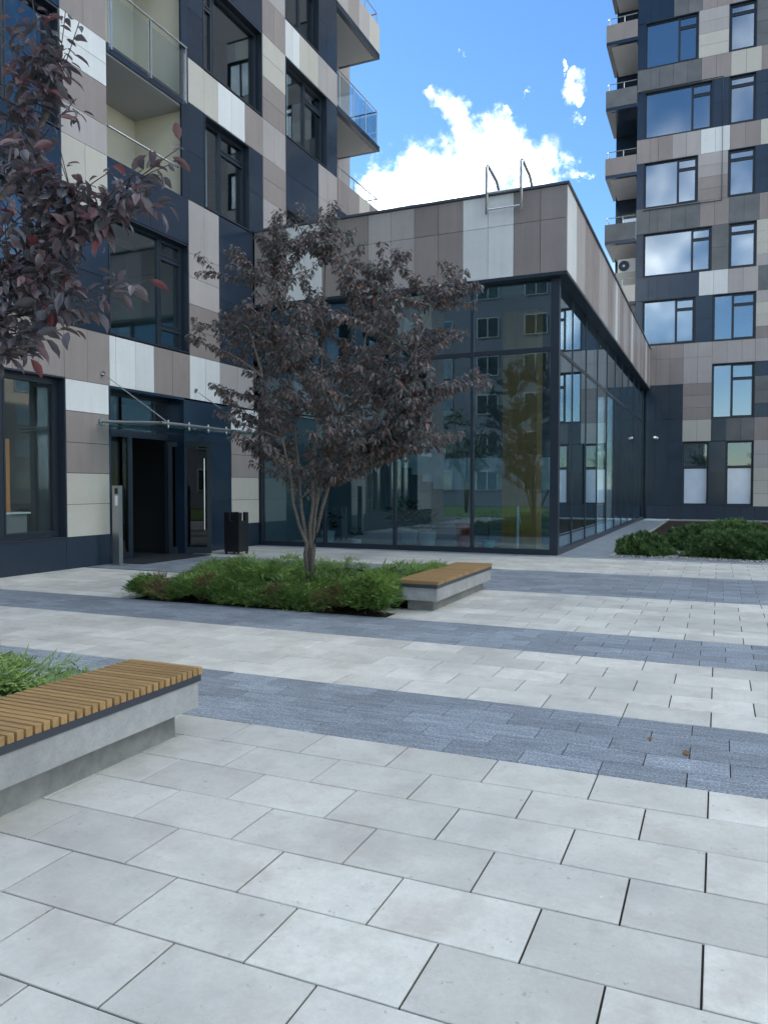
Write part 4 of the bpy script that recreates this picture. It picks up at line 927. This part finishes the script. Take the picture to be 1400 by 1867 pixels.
# ------------------------------------------------------------------ juniper beds, dwarf pines
def juniper(bed, n, label, hmax, seed):
    r = np.random.default_rng(seed); x0, x1, y0, y1 = bed[0]-.03, bed[1]+.07, bed[2]-.07, bed[3]
    def hgt(x, y):
        ex = np.minimum(np.minimum(x-x0, x1-x), np.minimum(y-y0, y1-y)); e_ = np.clip((ex+.03)/.15, 0, 1)
        w = .66+.17*np.sin(x*2.3+seed)+.13*np.sin(y*3.1+x*1.3+seed*2)+.10*np.sin(x*5.7-y*4.1)
        return hmax*np.sqrt(np.clip(e_, 0.0, 1))*np.clip(w, .35, 1.1)
    root = empty('juniper_bed', ((x0+x1)/2, (y0+y1)/2, 0), label, 'juniper', kind='stuff')
    # woody dark body under the sprays
    nx, ny = 40, 26; gx, gy = np.meshgrid(np.linspace(x0+.05, x1-.05, nx), np.linspace(y0+.05, y1-.05, ny), indexing='ij')
    V = np.stack([gx, gy, hgt(gx, gy)*.6-.02], 2).reshape(-1, 3)
    idx = np.arange(nx*ny).reshape(nx, ny); Fc = np.stack([idx[:-1, :-1], idx[1:, :-1], idx[1:, 1:], idx[:-1, 1:]], 2).reshape(-1, 4)
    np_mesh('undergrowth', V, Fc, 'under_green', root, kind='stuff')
    # branches that arch outwards, each carrying two rows of feathery sprays
    x = r.uniform(x0+.03, x1-.03, n); y = r.uniform(y0+.03, y1-.03, n)
    m = n//4; y[:m] = y0+.02+np.abs(r.normal(0, .10, m)); m2 = n//3; x[m:m2] = x1-.02-np.abs(r.normal(0, .1, m2-m)); x[m2:m2+m//2] = x0+.02+np.abs(r.normal(0, .1, m//2))
    kc = n//18; x[-kc:] = x1-.02-np.abs(r.normal(0, .14, kc)); y[-kc:] = y0+.02+np.abs(r.normal(0, .10, kc))
    h = hgt(x, y); h[-kc:] = np.maximum(h[-kc:], .18); z = h*(.35+.6*r.random(n)**.75)
    cx, cy = (x0+x1)/2, (y0+y1)/2
    th = np.arctan2((y-cy)*1.4, x-cx)+r.normal(0, .85, n); el = r.uniform(.0, .75, n); ln = r.uniform(.20, .40, n)
    d = np.stack([np.cos(th)*np.cos(el), np.sin(th)*np.cos(el), np.sin(el)], 1); o = np.stack([x, y, z], 1)-d*ln[:, None]*.55
    side = np.cross(d, [0, 0, 1.0]); side /= np.linalg.norm(side, axis=1, keepdims=True); up = np.cross(side, d)
    roll = r.normal(0, .5, (n, 1)); side, up = side*np.cos(roll)+up*np.sin(roll), up*np.cos(roll)-side*np.sin(roll)
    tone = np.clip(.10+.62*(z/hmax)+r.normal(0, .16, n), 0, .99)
    dead = (r.random(n) < .55) & (y < y0+.24) & (np.sin(x*3.1+seed)+np.sin(x*7.3+1) > .75)
    G = {'juniper': ([], []), 'dead_needles': ([], [])}
    NS, NN = 11, 4
    for j in range(NS):
        t = .18+.82*j/(NS-1); sg = 1 if j % 2 else -1
        p = o+d*(ln*t)[:, None]+np.array([0, 0, -1.0])*(ln*t*t*.30)[:, None]
        sl = (ln*(.40-.26*t)*r.uniform(.8, 1.25, n))[:, None]; dirs = d*.80+side*sg*.62*(1-.55*t)+up*r.normal(.12, .22, (n, 1)); dirs /= np.linalg.norm(dirs, axis=1, keepdims=True)
        ss = np.cross(dirs, up); ss /= np.linalg.norm(ss, axis=1, keepdims=True)
        for q in range(NN):
            f = (q+.4)/NN; s2 = 1 if q % 2 else -1
            a0 = p+dirs*sl*f; tip = a0+dirs*sl*(.62-.2*f)+ss*sl*s2*.30*(1-.4*f)+up*sl*r.normal(0, .10, (n, 1)); wv_ = (ss*.5-dirs*.5)*sl*.13
            V3 = np.stack([a0-wv_, a0+wv_, tip], 1)
            for k_, mk in (('juniper', ~dead), ('dead_needles', dead)):
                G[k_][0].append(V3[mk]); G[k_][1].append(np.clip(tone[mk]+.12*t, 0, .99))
    for k_, nm in (('juniper', 'sprays'), ('dead_needles', 'dead_sprays')):
        Vv = np.concatenate(G[k_][0]).reshape(-1, 3)
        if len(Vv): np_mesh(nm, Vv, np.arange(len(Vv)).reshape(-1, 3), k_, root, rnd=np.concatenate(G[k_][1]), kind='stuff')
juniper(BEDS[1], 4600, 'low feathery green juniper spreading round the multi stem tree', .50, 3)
juniper(BEDS[0], 4600, 'low feathery green juniper behind the near slatted bench', .52, 5)
for b_ in BEDS:
    tag(MB().box(b_[0], b_[1], b_[2], b_[3], -.05, -.002).build('planting_soil', 'soil'), kind='structure')

def pine(c, rx, ry, h, label, seed, n=1500):
    r = np.random.default_rng(seed); e = empty('dwarf_pine', c, label, 'shrub', 'dwarf pines in the gravel bed')
    MB().lathe(c, [(.05, 0), (ry*.62, .04), (ry*.68, h*.4), (ry*.45, h*.62), (.05, h*.70)], 14).build('inner_body', 'under_green', e)
    th = r.uniform(0, 2*np.pi, n); el = np.arcsin(r.uniform(-.05, 1, n)); lump = 1+.12*np.sin(th*5+seed)*np.cos(el*4)+.10*np.sin(th*9+el*7)
    d = np.stack([np.cos(th)*np.cos(el), np.sin(th)*np.cos(el), np.sin(el)], 1)
    p = np.array(c)+d*np.array([rx, ry, h])*(lump*r.uniform(.72, 1.0, n))[:, None]; p[:, 2] = np.maximum(p[:, 2], .03)
    Vs = []; NN = 9
    for j in range(NN):
        a = d*.7+np.array([0, 0, .55])+r.normal(0, .55, (n, 3)); a /= np.linalg.norm(a, axis=1, keepdims=True); L = r.uniform(.07, .12, (n, 1))
        s_ = np.cross(a, r.normal(0, 1, (n, 3))); s_ /= np.linalg.norm(s_, axis=1, keepdims=True)
        Vs += [p+s_*.013, p-s_*.013, p+a*L]
    V = np.stack(Vs, 1).reshape(-1, 3)
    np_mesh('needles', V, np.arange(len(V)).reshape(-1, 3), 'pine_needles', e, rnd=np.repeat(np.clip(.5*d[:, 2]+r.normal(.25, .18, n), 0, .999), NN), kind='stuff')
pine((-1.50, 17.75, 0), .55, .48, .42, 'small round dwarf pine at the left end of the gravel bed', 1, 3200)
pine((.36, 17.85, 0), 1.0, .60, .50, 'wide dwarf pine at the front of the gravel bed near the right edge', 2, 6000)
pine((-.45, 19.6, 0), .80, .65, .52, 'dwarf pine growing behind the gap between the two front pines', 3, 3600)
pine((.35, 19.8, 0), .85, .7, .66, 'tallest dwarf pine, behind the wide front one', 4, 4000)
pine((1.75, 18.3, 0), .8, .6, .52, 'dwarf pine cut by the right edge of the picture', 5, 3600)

# dry leaves on the near granite band
def dry_leaf(px_, py_, s_, rot, label):
    p = hit(px_, py_, 2, .004); k = len(label)
    V = np.array([(0, 0, 0), (.3, .22, .012), (.35, 0, .0), (.3, -.2, .008), (.7, .16, .006), (.75, 0, .002), (.7, -.15, .012), (1, 0, .015)])*s_
    c, q = math.cos(rot), math.sin(rot); V = np.stack([V[:, 0]*c-V[:, 1]*q, V[:, 0]*q+V[:, 1]*c, V[:, 2]], 1)+p+np.array([0, 0, .003])
    m = MB(); m.v = [tuple(v) for v in V]; m.f = [(0,1,2),(0,2,3),(1,4,5,2),(2,5,6,3),(4,7,5),(5,7,6)]
    tag(m.build('dry_leaf', 'dry_leaf'), label, 'leaf', 'dry leaves on the paving')
dry_leaf(1187, 1350, .06, 1.9, 'smaller brown dry leaf lying on the near dark granite band')
dry_leaf(1252, 1378, .09, 1.7, 'larger brown dry leaf lying on the near dark granite band')

# ------------------------------------------------------------------ what stands behind the camera and shows in the glass
blk = empty('grey_block', (-23, -26, 0), 'plain grey apartment block reflected in the pavilion glass', 'building')
MB().box(-44, -2, -36, -22.3, 0, 18.2).build('wall', 'plaster_block', blk)
MB().box(-44.4, -1.6, -36.4, -21.9, 18.2, 18.6).build('roof', 'ground_far', blk)
for fl in range(6):
    for k in range(11):
        x = -42+3.6*k; z = 1.2+2.85*fl
        w = MB().box(x, x+1.7, -22.34, -22.25, z, z+1.5).build('window', 'plaster_grey', blk)
        MB().box(x+.08, x+.8, -22.245, -22.235, z+.08, z+1.42).build('pane', 'glass_facade', w); MB().box(x+.9, x+1.62, -22.245, -22.235, z+.08, z+1.42).build('pane', 'glass_facade', w)
        MB().box(x+.07, x+.81, -22.249, -22.246, z+.07, z+1.43).build('room', 'room_dark', w); MB().box(x+.89, x+1.63, -22.249, -22.246, z+.07, z+1.43).build('room', 'room_dark', w)
for (tx, ty, th, lab) in ((-13.4, -9.0, 6.5, 'green tree reflected beside the wooden pillar in the pavilion glass'), (-1.5, -11, 7.5, 'tall green tree reflected in the ground floor windows of the tower'), (4.5, -10, 7.0, 'green tree standing on the lawn right of the reflected trees')):
    stm = [[(tx, ty, 0), (tx+.1*k, ty, th*.25), (tx+.5*k, ty+.4*random.uniform(-1, 1), th*.5), (tx+.8*k, ty+.7*random.uniform(-1, 1), th*.78)] for k in (-1, 0, 1)]
    tp = []
    while len(tp) < 60:
        v = rng.normal(0, 1, 3); v /= np.linalg.norm(v); v *= rng.random()**.33; tp.append(tuple(np.array([tx, ty, th*.62])+v*np.array([2.2, 2.2, th*.36])))
    ee, p_, d_, s_ = grow_tree('leafy_tree', (tx, ty, 0), stm, tp, lab, 'leaf_green', per_m=26, droop=.4, twig=2, size=(.12, .2), group='green trees on the lawn', r0=.11)
    leaves_mesh('crown', p_, d_, s_, 'leaf_green', ee, kind='stuff')

cb2 = empty('cream_block', (40, 42, 0), 'cream apartment block across the square, reflected in the entrance side windows', 'building')
MB().box(34, 46, 6, 78, 0, 15.5).build('wall', 'plaster_cream', cb2)
MB().box(33.7, 46.3, 5.7, 78.3, 15.5, 15.9).build('roof', 'ground_far', cb2)
for fl in range(5):
    for k in range(19):
        yv, z = 7.5+3.7*k, 1.1+2.9*fl
        w = MB().box(33.93, 34.02, yv, yv+1.9, z, z+1.6).build('window', 'plastic_white', cb2)
        MB().box(33.91, 33.925, yv+.08, yv+.92, z+.08, z+1.52).build('pane', 'glass_facade', w); MB().box(33.91, 33.925, yv+1.0, yv+1.82, z+.08, z+1.52).build('pane', 'glass_facade', w)
